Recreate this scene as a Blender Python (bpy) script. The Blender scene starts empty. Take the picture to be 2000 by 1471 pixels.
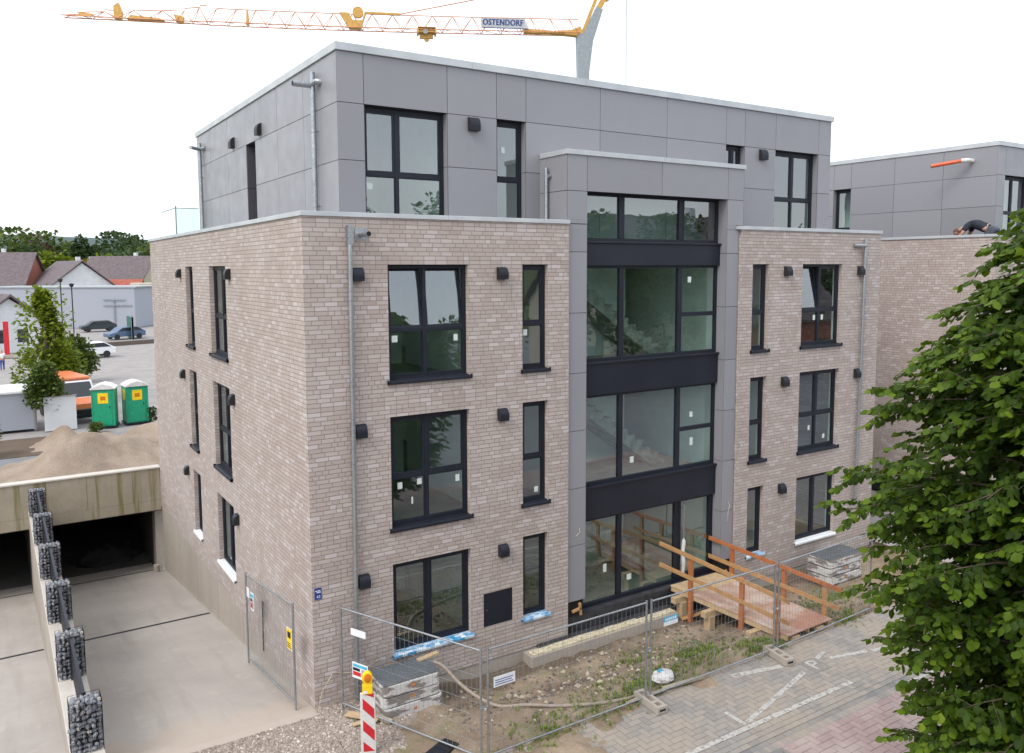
import bpy, bmesh, math, random
import numpy as np
from mathutils import Vector, Matrix, noise as mnoise
random.seed(7); rng = np.random.default_rng(7)
R = math.radians
scene = bpy.context.scene
C = scene.collection

# ------------------------------------------------------------------ camera
cd = bpy.data.cameras.new('camera'); cam = bpy.data.objects.new('camera', cd); C.objects.link(cam)
CAM = Vector((-4.717, -14.205, 8.174))
yaw, pit, rol = R(32.562), R(-5.432), R(-0.218)
fw = Vector((math.sin(yaw)*math.cos(pit), math.cos(yaw)*math.cos(pit), math.sin(pit)))
rt = Vector((math.cos(yaw), -math.sin(yaw), 0)); up = rt.cross(fw)
rt2 = rt*math.cos(rol)+up*math.sin(rol); up2 = -rt*math.sin(rol)+up*math.cos(rol)
cam.matrix_world = Matrix(((rt2.x, up2.x, -fw.x, CAM.x), (rt2.y, up2.y, -fw.y, CAM.y), (rt2.z, up2.z, -fw.z, CAM.z), (0, 0, 0, 1)))
cd.sensor_width = 36; cd.lens = 1595.56/2000*36; cd.shift_x = 0.0011; cd.shift_y = -0.0300
cd.clip_start = 0.1; cd.clip_end = 6000
scene.camera = cam
# ------------------------------------------------------------------ world: bright overcast sky
w = bpy.data.worlds.new('World'); scene.world = w; w.use_nodes = True
nt = w.node_tree; nt.nodes.clear()
SUN_EL, SUN_AZ = R(48), R(248)      # azimuth measured clockwise from +Y
sky = nt.nodes.new('ShaderNodeTexSky'); sky.sky_type = 'NISHITA'; sky.sun_disc = False
sky.sun_elevation = SUN_EL; sky.sun_rotation = SUN_AZ; sky.air_density = 1.0; sky.dust_density = 3.0
bg1 = nt.nodes.new('ShaderNodeBackground'); bg1.inputs[1].default_value = 0.05
nt.links.new(sky.outputs[0], bg1.inputs[0])
# cloud layer: soft grey-white deck with a little structure
tc = nt.nodes.new('ShaderNodeTexCoord'); mp = nt.nodes.new('ShaderNodeMapping'); mp.inputs['Scale'].default_value = (1, 1, 3)
ns = nt.nodes.new('ShaderNodeTexNoise'); ns.inputs['Scale'].default_value = 2.2; ns.inputs['Detail'].default_value = 5
cr = nt.nodes.new('ShaderNodeValToRGB'); cr.color_ramp.elements[0].color = (0.80, 0.86, 0.93, 1); cr.color_ramp.elements[1].color = (1.0, 1.02, 1.03, 1)
cr.color_ramp.elements[0].position = .3; cr.color_ramp.elements[1].position = .7
bg2 = nt.nodes.new('ShaderNodeBackground'); bg2.inputs[1].default_value = 0.98
add = nt.nodes.new('ShaderNodeAddShader'); wo = nt.nodes.new('ShaderNodeOutputWorld')
nt.links.new(tc.outputs['Generated'], mp.inputs[0]); nt.links.new(mp.outputs[0], ns.inputs[0]); nt.links.new(ns.outputs[0], cr.inputs[0])
nt.links.new(cr.outputs[0], bg2.inputs[0]); nt.links.new(bg1.outputs[0], add.inputs[0]); nt.links.new(bg2.outputs[0], add.inputs[1])
nt.links.new(add.outputs[0], wo.inputs[0])
sd = bpy.data.lights.new('sun', 'SUN'); sd.energy = 1.1; sd.angle = R(22); sd.color = (1, .96, .9)
sun = bpy.data.objects.new('sun', sd); C.objects.link(sun)
sv = Vector((math.sin(SUN_AZ)*math.cos(SUN_EL), math.cos(SUN_AZ)*math.cos(SUN_EL), math.sin(SUN_EL)))
sun.rotation_euler = (-sv).to_track_quat('-Z', 'Y').to_euler()
vs = scene.view_settings; vs.view_transform = 'Standard'; vs.look = 'None'; vs.exposure = 0.5; vs.gamma = 1
scene.render.engine = 'CYCLES'
scene.cycles.max_bounces = 8; scene.cycles.transparent_max_bounces = 16
scene.cycles.sample_clamp_indirect = 4

# ------------------------------------------------------------------ node helper
class NB:
    def __init__(s, name, rough=.6, metal=0, spec=.5):
        s.m = bpy.data.materials.new(name); s.m.use_nodes = True; s.t = s.m.node_tree
        s.t.nodes.clear()
        s.out = s.t.nodes.new('ShaderNodeOutputMaterial'); s.b = s.t.nodes.new('ShaderNodeBsdfPrincipled')
        s.t.links.new(s.b.outputs[0], s.out.inputs[0])
        s.b.inputs['Roughness'].default_value = rough; s.b.inputs['Metallic'].default_value = metal
        s.b.inputs['Specular IOR Level'].default_value = spec
    def n(s, k, **kw):
        o = s.t.nodes.new('ShaderNode'+k)
        for a, b in kw.items(): setattr(o, a, b)
        return o
    def l(s, a, b): s.t.links.new(a, b)
    def set(s, sock, v):
        if hasattr(v, 'is_linked') or hasattr(v, 'links'): s.l(v, sock)
        else: sock.default_value = v
    def math(s, op, a, b=0.0, c=0.0, clamp=False):
        o = s.n('Math', operation=op); o.use_clamp = clamp
        s.set(o.inputs[0], a); s.set(o.inputs[1], b); s.set(o.inputs[2], c); return o.outputs[0]
    def pos(s): 
        return s.n('NewGeometry').outputs['Position']
    def obj(s): return s.n('TexCoord').outputs['Object']
    def noise(s, vec, scale, detail=4, rough=.55, out=0):
        o = s.n('TexNoise'); o.inputs['Scale'].default_value = scale; o.inputs['Detail'].default_value = detail
        o.inputs['Roughness'].default_value = rough; s.l(vec, o.inputs['Vector']); return o.outputs[out]
    def ramp(s, f, stops, interp='LINEAR'):
        o = s.n('ValToRGB'); e = o.color_ramp.elements; o.color_ramp.interpolation = interp
        while len(e) > 1: e.remove(e[-1])
        e[0].position = stops[0][0]; e[0].color = (*stops[0][1], 1)
        for p, c in stops[1:]:
            q = e.new(p); q.color = (*c, 1)
        s.l(f, o.inputs[0]); return o.outputs[0]
    def mix(s, f, a, b, mode='MIX'):
        o = s.n('Mix', data_type='RGBA', blend_type=mode); s.set(o.inputs[0], f)
        for i, v in ((6, a), (7, b)):
            if isinstance(v, tuple): o.inputs[i].default_value = (*v, 1) if len(v) == 3 else v
            else: s.l(v, o.inputs[i])
        return o.outputs[2]
    def scale(s, vec, v):
        o = s.n('Mapping'); o.inputs['Scale'].default_value = v; s.l(vec, o.inputs[0]); return o.outputs[0]
    def base(s, v):
        if isinstance(v, tuple): s.b.inputs['Base Color'].default_value = (*v, 1)
        else: s.l(v, s.b.inputs['Base Color'])
    def bump(s, h, dist=.01, strength=1):
        o = s.n('Bump'); o.inputs['Distance'].default_value = dist; o.inputs['Strength'].default_value = strength
        s.l(h, o.inputs['Height']); s.l(o.outputs[0], s.b.inputs['Normal'])

def mat_var(name, c1, c2, scale=3, rough=.6, metal=0, bump=0, bscale=40, detail=5, spec=.5, lo=.35, hi=.65):
    k = NB(name, rough, metal, spec); p = k.pos()
    k.base(k.ramp(k.noise(p, scale, detail), [(lo, c1), (hi, c2)]))
    if bump: k.bump(k.noise(p, bscale, 4), bump)
    return k.m
M = {}
def brick_mat(name, cols, mortar):
    k = NB(name, .85, spec=.25); g = k.n('NewGeometry')
    sp = k.n('SeparateXYZ'); k.l(g.outputs['Position'], sp.inputs[0])
    sn = k.n('SeparateXYZ'); k.l(g.outputs['True Normal'], sn.inputs[0])
    ax = k.math('GREATER_THAN', k.math('ABSOLUTE', sn.outputs[0]), .5)
    u = k.math('ADD', k.math('MULTIPLY', sp.outputs[1], ax), k.math('MULTIPLY', sp.outputs[0], k.math('SUBTRACT', 1, ax)))
    u = k.math('ADD', u, .06)
    v = k.math('ADD', sp.outputs[2], 10.0)
    vr = k.math('DIVIDE', v, .0833); row = k.math('FLOOR', vr); fv = k.math('FRACT', vr)
    def wn(a, b=None):
        o = k.n('TexWhiteNoise', noise_dimensions='2D'); cb = k.n('CombineXYZ'); k.set(cb.inputs[0], a)
        if b is not None: k.set(cb.inputs[1], b)
        k.l(cb.outputs[0], o.inputs[0]); return o.outputs[0]
    off = k.math('MULTIPLY', k.math('FLOOR', k.math('MULTIPLY', wn(row), 4)), .25)
    off = k.math('ADD', off, k.math('MULTIPLY', k.math('MODULO', row, 2), .5))
    ur = k.math('ADD', k.math('DIVIDE', k.math('ADD', u, 50), .25), off)
    ci = k.math('FLOOR', ur); fu = k.math('FRACT', ur)
    half = k.math('LESS_THAN', wn(k.math('ADD', ci, 77.3), row), .13)
    # half bricks: double the frequency inside the cell
    fu2 = k.math('FRACT', k.math('MULTIPLY', fu, 2)); sub = k.math('FLOOR', k.math('MULTIPLY', fu, 2))
    fuu = k.math('ADD', k.math('MULTIPLY', fu2, half), k.math('MULTIPLY', fu, k.math('SUBTRACT', 1, half)))
    wid = k.math('SUBTRACT', .25, k.math('MULTIPLY', half, .125))
    idu = k.math('ADD', ci, k.math('MULTIPLY', k.math('MULTIPLY', sub, half), .37))
    du = k.math('MULTIPLY', k.math('MINIMUM', fuu, k.math('SUBTRACT', 1, fuu)), wid)
    dv = k.math('MULTIPLY', k.math('MINIMUM', fv, k.math('SUBTRACT', 1, fv)), .0833)
    d = k.math('MINIMUM', du, dv)
    # wobble the joints a little
    d = k.math('ADD', d, k.math('MULTIPLY', k.math('SUBTRACT', k.noise(g.outputs['Position'], 45, 2), .5), .004))
    mr = k.n('MapRange'); mr.inputs['From Min'].default_value = .004; mr.inputs['From Max'].default_value = .0068
    k.l(d, mr.inputs['Value']); mask = mr.outputs[0]
    c = k.ramp(wn(idu, row), cols)
    c = k.mix(k.math('MULTIPLY', k.noise(g.outputs['Position'], 60, 3), .22), c, (.33, .26, .235), 'MIX')
    pt = k.noise(g.outputs['Position'], .55, 4)
    c = k.mix(k.ramp(pt, [(.35, (0, 0, 0)), (.7, (.3,)*3)]), c, (.54, .49, .46))
    # faint vertical runs and splashes low on the wall
    st = k.noise(k.scale(g.outputs['Position'], (2.2, 2.2, .18)), 1.5, 4)
    c = k.mix(k.ramp(st, [(.52, (0, 0, 0)), (.75, (.25,)*3)]), c, (.33, .27, .24))
    c = k.mix(mask, mortar, c); k.base(c)
    k.bump(k.math('ADD', mask, k.math('MULTIPLY', k.noise(g.outputs['Position'], 90, 3), .25)), .006)
    return k.m
M['brick'] = brick_mat('brick', [(0, (.375, .308, .277)), (.35, (.40, .336, .304)), (.65, (.43, .368, .336)), (.86, (.465, .405, .38)), (1, (.525, .472, .468))], (.265, .222, .205))
def panel_mat(name, c):
    k = NB(name, .40, 0.0, .5); p = k.pos(); at = k.n('Attribute'); at.attribute_name = 'tint'
    n1 = k.noise(p, .35, 3); cc = k.mix(n1, tuple(x*.94 for x in c), tuple(x*1.06 for x in c))
    cc = k.mix(at.outputs['Fac'], cc, tuple(x*1.12 for x in c)); 
    stn = k.noise(k.scale(p, (5, 5, .35)), 1.4, 5); cc = k.mix(k.ramp(stn, [(.55, (0, 0, 0)), (.75, (.10,)*3)]), cc, tuple(x*.78 for x in c))
    k.base(cc); k.l(k.ramp(k.noise(p, 2.5, 4), [(.3, (.34,)*3), (.7, (.5,)*3)]), k.b.inputs['Roughness'])
    k.bump(k.noise(p, 1.1, 2), .004, .5)
    return k.m
M['panel'] = panel_mat('panel', (.232, .232, .252))
M['slot_shaded'] = mat_var('slot_shaded', (.065, .062, .075), (.08, .076, .09), 2, .5)  # slot reveal panels, deep shade of the recess put into the colour
M['anthracite'] = mat_var('anthracite', (.010, .012, .020), (.015, .018, .028), 1.2, .5, spec=.3)
M['anthracite_sheet'] = mat_var('anthracite_sheet', (.010, .013, .022), (.015, .018, .028), .8, .38, bump=.002, bscale=2, spec=.35)
M['black'] = mat_var('black', (.008,)*3, (.014,)*3, 5, .8)
def galv_mat(name, a, b, metal=.85, rough=.38):
    k = NB(name, rough, metal); p = k.pos()
    v = k.n('TexVoronoi'); v.inputs['Scale'].default_value = 25; k.l(p, v.inputs['Vector'])
    f = k.math('ADD', k.math('MULTIPLY', k.noise(p, 2.5, 4), .7), k.math('MULTIPLY', v.outputs['Distance'], .5))
    k.base(k.ramp(f, [(.3, a), (.75, b)])); k.l(k.ramp(f, [(.2, (rough+.15,)*3), (.8, (rough-.08,)*3)]), k.b.inputs['Roughness'])
    return k.m
M['galv'] = galv_mat('galv', (.25, .265, .285), (.42, .44, .465), .75, .36)
M['zinc'] = mat_var('zinc', (.42, .44, .46), (.50, .525, .54), 1.6, .5, .15)
M['coping'] = mat_var('coping', (.43, .455, .475), (.52, .545, .56), 1.6, .5, .15)
def conc_mat(name, a, b, stain=None):
    k = NB(name, .8, spec=.3); p = k.pos()
    c = k.ramp(k.noise(p, .5, 6, .6), [(.3, a), (.7, b)])
    c = k.mix(k.ramp(k.noise(p, 9, 5), [(.4, (0, 0, 0)), (.8, (.3,)*3)]), c, tuple(x*.75 for x in a))
    c = k.mix(k.ramp(k.noise(k.scale(p, (1, .12, 1)), 1.6, 4), [(.5, (0, 0, 0)), (.75, (.25,)*3)]), c, tuple(x*.8 for x in a))
    if stain:
        s = k.noise(k.scale(p, (3.2, 3.2, .16)), 1.3, 4)
        c = k.mix(k.ramp(s, [(.54, (0, 0, 0)), (.66, (.8,)*3)]), c, stain)
    k.base(c); k.bump(k.noise(p, 30, 5), .004)
    return k.m
M['conc'] = conc_mat('conc', (.34, .30, .26), (.43, .385, .335))
k = NB('conc_floor', .8, spec=.3); p = k.pos(); sp = k.n('SeparateXYZ'); k.l(p, sp.inputs[0])
c = k.ramp(k.noise(p, .45, 7, .62), [(.3, (.34, .308, .278)), (.7, (.425, .39, .352))])
c = k.mix(k.ramp(k.noise(k.scale(p, (2.2, .13, 1)), 1.5, 5), [(.52, (0, 0, 0)), (.72, (.35,)*3)]), c, (.27, .235, .205))
c = k.mix(k.ramp(k.noise(p, 2.4, 7, .7), [(.56, (0, 0, 0)), (.72, (.45,)*3)]), c, (.50, .455, .405))
c = k.mix(k.ramp(k.noise(p, 38, 3), [(.66, (0, 0, 0)), (.72, (.6,)*3)]), c, (.20, .17, .145))
e_ = k.math('ADD', k.math('MULTIPLY', sp.outputs[1], -1), k.math('MULTIPLY', k.noise(p, 1.4, 6, .65), 3.2))
c = k.mix(k.ramp(e_, [(.35, (0, 0, 0)), (.85, (.65,)*3)]), c, (.44, .36, .295))
k.base(c); k.bump(k.noise(p, 30, 5), .004); M['conc_floor'] = k.m
M['conc_shaded'] = conc_mat('conc_shaded', (.07, .065, .06), (.12, .11, .10))  # same concrete inside the garage, its darkness painted into the colour
M['conc_beam'] = conc_mat('conc_beam', (.30, .265, .20), (.40, .355, .28), (.165, .135, .045))
M['conc_white'] = conc_mat('conc_white', (.50, .46, .41), (.62, .58, .53))
M['plaster'] = mat_var('plaster', (.74, .76, .74), (.82, .84, .82), 1.5, .9)
M['screed'] = mat_var('screed', (.30, .29, .27), (.4, .39, .36), 1.5, .8)
M['raw_stair'] = mat_var('raw_stair', (.20, .19, .17), (.42, .40, .37), 4, .85)
def glass_mat(name, tint, refl):
    m = bpy.data.materials.new(name); m.use_nodes = True; t = m.node_tree; t.nodes.clear()
    o = t.nodes.new('ShaderNodeOutputMaterial'); tr = t.nodes.new('ShaderNodeBsdfTransparent'); tr.inputs[0].default_value = (*tint, 1)
    gl = t.nodes.new('ShaderNodeBsdfGlossy'); gl.inputs['Roughness'].default_value = .004; gl.inputs[0].default_value = (.92, .96, 1, 1)
    gg = t.nodes.new('ShaderNodeNewGeometry'); dt_ = t.nodes.new('ShaderNodeVectorMath'); dt_.operation = 'DOT_PRODUCT'
    t.links.new(gg.outputs['Normal'], dt_.inputs[0]); t.links.new(gg.outputs['Incoming'], dt_.inputs[1])
    def mth(op, a, b=0.):
        o_ = t.nodes.new('ShaderNodeMath'); o_.operation = op
        for q_, v_ in zip(o_.inputs, (a, b)):
            if hasattr(v_, 'links'): t.links.new(v_, q_)
            else: q_.default_value = v_
        return o_.outputs[0]
    sch = mth('POWER', mth('SUBTRACT', 1., mth('ABSOLUTE', dt_.outputs['Value'])), 4.)
    mrf = mth('ADD', refl, mth('MULTIPLY', sch, 1-refl))
    # slight pane warp
    g = t.nodes.new('ShaderNodeNewGeometry'); nn = t.nodes.new('ShaderNodeTexNoise'); nn.inputs['Scale'].default_value = 1.3
    bp = t.nodes.new('ShaderNodeBump'); bp.inputs['Distance'].default_value = .0025; bp.inputs['Strength'].default_value = .6
    t.links.new(g.outputs['Position'], nn.inputs[0]); t.links.new(nn.outputs[0], bp.inputs['Height']); t.links.new(bp.outputs[0], gl.inputs['Normal'])
    mx = t.nodes.new('ShaderNodeMixShader')
    t.links.new(mrf, mx.inputs[0]); t.links.new(tr.outputs[0], mx.inputs[1]); t.links.new(gl.outputs[0], mx.inputs[2])
    t.links.new(mx.outputs[0], o.inputs[0]); return m
M['glass'] = glass_mat('glass', (.76, .94, .88), .21)
M['rail_glass'] = glass_mat('rail_glass', (.86, .95, .93), .10)
def simple(name, c, rough=.5, metal=0, var=.12, scale=6, spec=.5):
    return mat_var(name, tuple(x*(1-var) for x in c), tuple(min(1, x*(1+var)) for x in c), scale, rough, metal, spec=spec)
M['white'] = simple('white_sheet', (.72, .74, .76), .4, var=.05)
M['white_plastic'] = simple('white_plastic', (.62, .61, .60), .45, var=.1)
M['paper'] = simple('paper', (.60, .66, .62), .6, var=.05)
M['red'] = simple('red', (.55, .02, .03), .4)
M['yellow'] = simple('yellow', (.85, .58, .01), .4)
M['amber'] = simple('amber', (.60, .17, .01), .2)
M['sign_blue'] = simple('sign_blue', (.02, .05, .25), .35)
M['ltblue'] = simple('ltblue', (.08, .42, .62), .5)
M['orange_pipe'] = simple('orange_pipe', (.62, .11, .04), .4)
M['hose'] = simple('hose', (.33, .27, .22), .7, scale=20)
M['crane'] = simple('crane_paint', (.56, .32, .07), .45, var=.15)
M['crane_red'] = simple('crane_lattice', (.62, .27, .12), .5, var=.15)
M['wire'] = simple('wire', (.20, .215, .235), .5)
M['steel_grey'] = simple('steel_grey', (.27, .30, .33), .5)
M['soilstain'] = simple('soilstain', (.12, .095, .08), .9, var=.3, scale=14)
M['cream'] = simple('cream', (.52, .46, .33), .85, var=.25, scale=12)
M['bitumen'] = simple('bitumen', (.035, .035, .04), .6, var=.4, scale=5)
def wood_mat(name, a, b, extra=None):
    k = NB(name, .65, spec=.3); p = k.obj()
    f = k.noise(k.scale(p, (3, 3, 3)), 2.5, 4); g = k.noise(k.scale(p, (30, 2.2, 30)), 2, 5)
    c = k.ramp(k.math('ADD', k.math('MULTIPLY', f, .5), k.math('MULTIPLY', g, .5)), [(.35, a), (.65, b)])
    if extra: c = k.mix(k.ramp(k.noise(p, 1.6, 4), [(.45, (0, 0, 0)), (.62, (.75,)*3)]), c, extra)
    k.base(c); k.bump(g, .003); return k.m
M['timber'] = wood_mat('timber', (.36, .19, .08), (.50, .30, .14))
M['timber_red'] = wood_mat('timber_red', (.33, .115, .045), (.46, .18, .075))
M['timber_pale'] = wood_mat('timber_pale', (.42, .30, .17), (.56, .42, .26))
M['plywood'] = wood_mat('plywood', (.36, .215, .155), (.45, .30, .23), (.55, .46, .40))
M['plywood_red'] = wood_mat('plywood_red', (.36, .17, .12), (.43, .26, .19), (.52, .42, .36))
# packaging film on sills: blue with white slanted blocks
k = NB('film', .35); p = k.pos(); br = k.n('TexBrick'); br.inputs['Scale'].default_value = 5; br.inputs['Mortar Size'].default_value = 0
br.inputs['Color1'].default_value = (.0, .22, .47, 1); br.inputs['Color2'].default_value = (.75, .78, .78, 1); br.inputs['Row Height'].default_value = .22; br.offset = .3; br.inputs['Bias'].default_value = -.1
k.l(p, br.inputs[0]); stx = k.n('TexWave', bands_direction='Y'); stx.inputs['Scale'].default_value = 30; k.l(p, stx.inputs[0])
k.base(k.mix(k.math('MULTIPLY', stx.outputs[1], .12), br.outputs[0], (.6, .7, .75))); M['film'] = k.m
# ground materials
def ground_mat(name, stops, fine, bump=.02, grass=None, damp=False):
    k = NB(name, .95, spec=.15); p = k.pos()
    c = k.ramp(k.noise(p, .7, 8, .65), stops)
    c = k.mix(k.ramp(k.noise(p, 22, 4), [(.45, (0, 0, 0)), (.75, (.6,)*3)]), c, fine)
    c = k.mix(k.ramp(k.noise(p, 70, 2), [(.62, (0, 0, 0)), (.72, (.7,)*3)]), c, tuple(min(1, x*2.2) for x in fine))
    if grass: c = k.mix(k.ramp(k.noise(p, 1.3, 5), [(.56, (0, 0, 0)), (.68, (.55,)*3)]), c, grass)
    if damp:
        sp = k.n('SeparateXYZ'); k.l(p, sp.inputs[0])
        e = k.math('ADD', sp.outputs[1], k.math('MULTIPLY', k.noise(p, 1.1, 5), 1.3))
        c = k.mix(k.ramp(e, [(0, (0, 0, 0)), (.25, (.8,)*3)]), c, (.105, .078, .06))
    k.base(c); k.bump(k.math('ADD', k.noise(p, 14, 6), k.math('MULTIPLY', k.noise(p, 60, 3), .4)), bump); return k.m
M['dirt'] = ground_mat('dirt', [(.35, (.17, .125, .09)), (.5, (.27, .205, .145)), (.66, (.38, .30, .22))], (.20, .155, .12), .03, (.17, .18, .08), True)
M['gravel'] = ground_mat('gravel', [(.35, (.31, .255, .21)), (.65, (.41, .35, .295))], (.26, .21, .175), .04)
M['sand'] = ground_mat('sand', [(.35, (.31, .24, .185)), (.6, (.43, .345, .275))], (.24, .185, .145), .08)
M['field'] = ground_mat('field', [(.35, (.05, .075, .025)), (.65, (.09, .12, .04))], (.06, .08, .03), .03)
M['yard'] = ground_mat('yard', [(.35, (.27, .25, .245)), (.65, (.35, .325, .315))], (.24, .225, .22), .006)
M['asphalt'] = ground_mat('asphalt', [(.35, (.19, .195, .21)), (.65, (.26, .265, .29))], (.16, .16, .17), .006)
def paver_mat(name, a, b, c3, dust):
    k = NB(name, .85, spec=.25); at = k.n('Attribute'); at.attribute_name = 'tint'; p = k.pos()
    c = k.ramp(at.outputs['Fac'], [(0, a), (.6, b), (1, c3)])
    c = k.mix(k.ramp(k.noise(p, 40, 4), [(.4, (0, 0, 0)), (.8, (.4,)*3)]), c, tuple(x*.6 for x in a))
    c = k.mix(k.ramp(k.noise(p, .8, 6, .6), [(.44, (0, 0, 0)), (.62, (.85,)*3)]), c, dust)
    k.base(c); k.bump(k.noise(p, 70, 3), .002); return k.m
M['paver_grey'] = paver_mat('paver_grey', (.265, .248, .232), (.31, .29, .272), (.36, .315, .275), (.35, .30, .25))
M['paver_dark'] = paver_mat('paver_dark', (.20, .195, .195), (.25, .24, .24), (.29, .27, .255), (.30, .27, .23))
M['paver_red'] = paver_mat('paver_red', (.32, .235, .225), (.35, .26, .25), (.38, .285, .27), (.42, .345, .32))
M['pmark'] = simple('pmark', (.47, .45, .42), .8, var=.15, scale=30)
M['plate'] = simple('plate', (.24, .22, .20), .85, var=.2, scale=12)
M['joint'] = simple('joint', (.14, .115, .09), .95, var=.25, scale=15)
k = NB('roadpaint', .7); p = k.pos(); k.base((.50, .48, .45)); k.b.inputs['Alpha'].default_value = 1
k.l(k.ramp(k.noise(p, 9, 6, .7), [(.37, (.15,)*3), (.49, (.95,)*3)]), k.b.inputs['Alpha']); M['paint'] = k.m
def leaf_mat(name, dark, mid, light):
    k = NB(name, .55, spec=.18); at = k.n('Attribute'); at.attribute_name = 'tint'
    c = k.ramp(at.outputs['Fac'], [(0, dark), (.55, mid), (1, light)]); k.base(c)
    tl = k.n('BsdfTranslucent'); k.l(k.mix(.5, c, light), tl.inputs[0]); mx = k.n('MixShader'); mx.inputs[0].default_value = .28
    k.l(k.b.outputs[0], mx.inputs[1]); k.l(tl.outputs[0], mx.inputs[2]); k.l(mx.outputs[0], k.out.inputs[0]); return k.m
M['leaf'] = leaf_mat('leaf', (.014, .036, .005), (.072, .125, .009), (.21, .28, .016))
M['leaf_bg'] = leaf_mat('leaf_bg', (.035, .06, .014), (.08, .12, .025), (.16, .21, .04))
M['leaf_dark'] = leaf_mat('leaf_dark', (.025, .05, .018), (.05, .085, .028), (.09, .13, .045))
M['leaf_lime'] = leaf_mat('leaf_lime', (.08, .12, .012), (.16, .22, .02), (.28, .33, .03))
M['leaf_red'] = leaf_mat('leaf_red', (.04, .02, .018), (.08, .035, .03), (.12, .06, .04))
M['weed'] = leaf_mat('weed', (.11, .16, .03), (.18, .26, .05), (.30, .36, .09))
M['bark'] = mat_var('bark', (.07, .05, .035), (.14, .11, .08), 12, .9, bump=.01)
k = NB('stone', .75, spec=.35); at = k.n('Attribute'); at.attribute_name = 'tint'
k.base(k.mix(k.ramp(k.noise(k.obj(), 18, 4), [(.4, (0, 0, 0)), (.7, (.5,)*3)]), k.ramp(at.outputs['Fac'], [(0, (.10, .11, .125)), (.6, (.19, .205, .23)), (.85, (.30, .31, .33)), (1, (.42, .38, .34))]), (.30, .31, .34))); M['stone'] = k.m
k = NB('pebble', .8, spec=.3); at = k.n('Attribute'); at.attribute_name = 'tint'
k.base(k.ramp(at.outputs['Fac'], [(0, (.22, .175, .15)), (.55, (.35, .29, .25)), (.88, (.44, .38, .33)), (1, (.60, .56, .51))])); M['pebble'] = k.m
k = NB('crumb', .9, spec=.2); at = k.n('Attribute'); at.attribute_name = 'tint'
k.base(k.ramp(at.outputs['Fac'], [(0, (.17, .13, .10)), (.6, (.29, .235, .185)), (.9, (.37, .31, .26)), (1, (.55, .51, .46))])); M['crumb'] = k.m
M['roof_dark'] = mat_var('roof_dark', (.10, .078, .085), (.15, .12, .125), 2, .8)
M['roof_red'] = mat_var('roof_red', (.28, .07, .045), (.38, .11, .07), 2, .8)
M['render_white'] = simple('render_white', (.60, .62, .64), .8, var=.06, scale=1)
M['render_cream'] = simple('render_cream', (.48, .43, .34), .8, var=.08, scale=1)
M['brick_red'] = mat_var('brick_red', (.28, .09, .06), (.38, .14, .10), 5, .9)
k = NB('cladding', .5); p = k.pos(); wv = k.n('TexWave', bands_direction='X'); wv.inputs['Scale'].default_value = 6; k.l(p, wv.inputs[0])
k.base(k.mix(k.math('MULTIPLY', wv.outputs[1], .4), (.33, .35, .40), (.27, .29, .34))); M['clad'] = k.m
M['toilet'] = simple('toilet_green', (.01, .30, .16), .4)
M['skin'] = simple('skin', (.45, .24, .17), .5)
M['shirt'] = simple('shirt', (.018, .022, .035), .85, var=.3)
M['jeans'] = simple('jeans', (.06, .065, .085), .85, var=.4, scale=9)
M['hair'] = simple('hair', (.10, .05, .03), .7)
M['tyre'] = simple('tyre', (.02,)*3, .8)
M['chrome'] = simple('chrome', (.6,)*3, .2, 1)
M['carglass'] = simple('carglass', (.03, .035, .04), .08)
M['cardark'] = simple('cardark', (.03, .045, .05), .25)
M['bluecar'] = simple('bluecar', (.08, .13, .22), .4)
M['vanorange'] = simple('vanorange', (.70, .20, .08), .35)
M['darkgreen'] = simple('darkgreen', (.02, .12, .09), .5)
M['dry'] = simple('dry', (.42, .36, .27), .9, var=.2)

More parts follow.
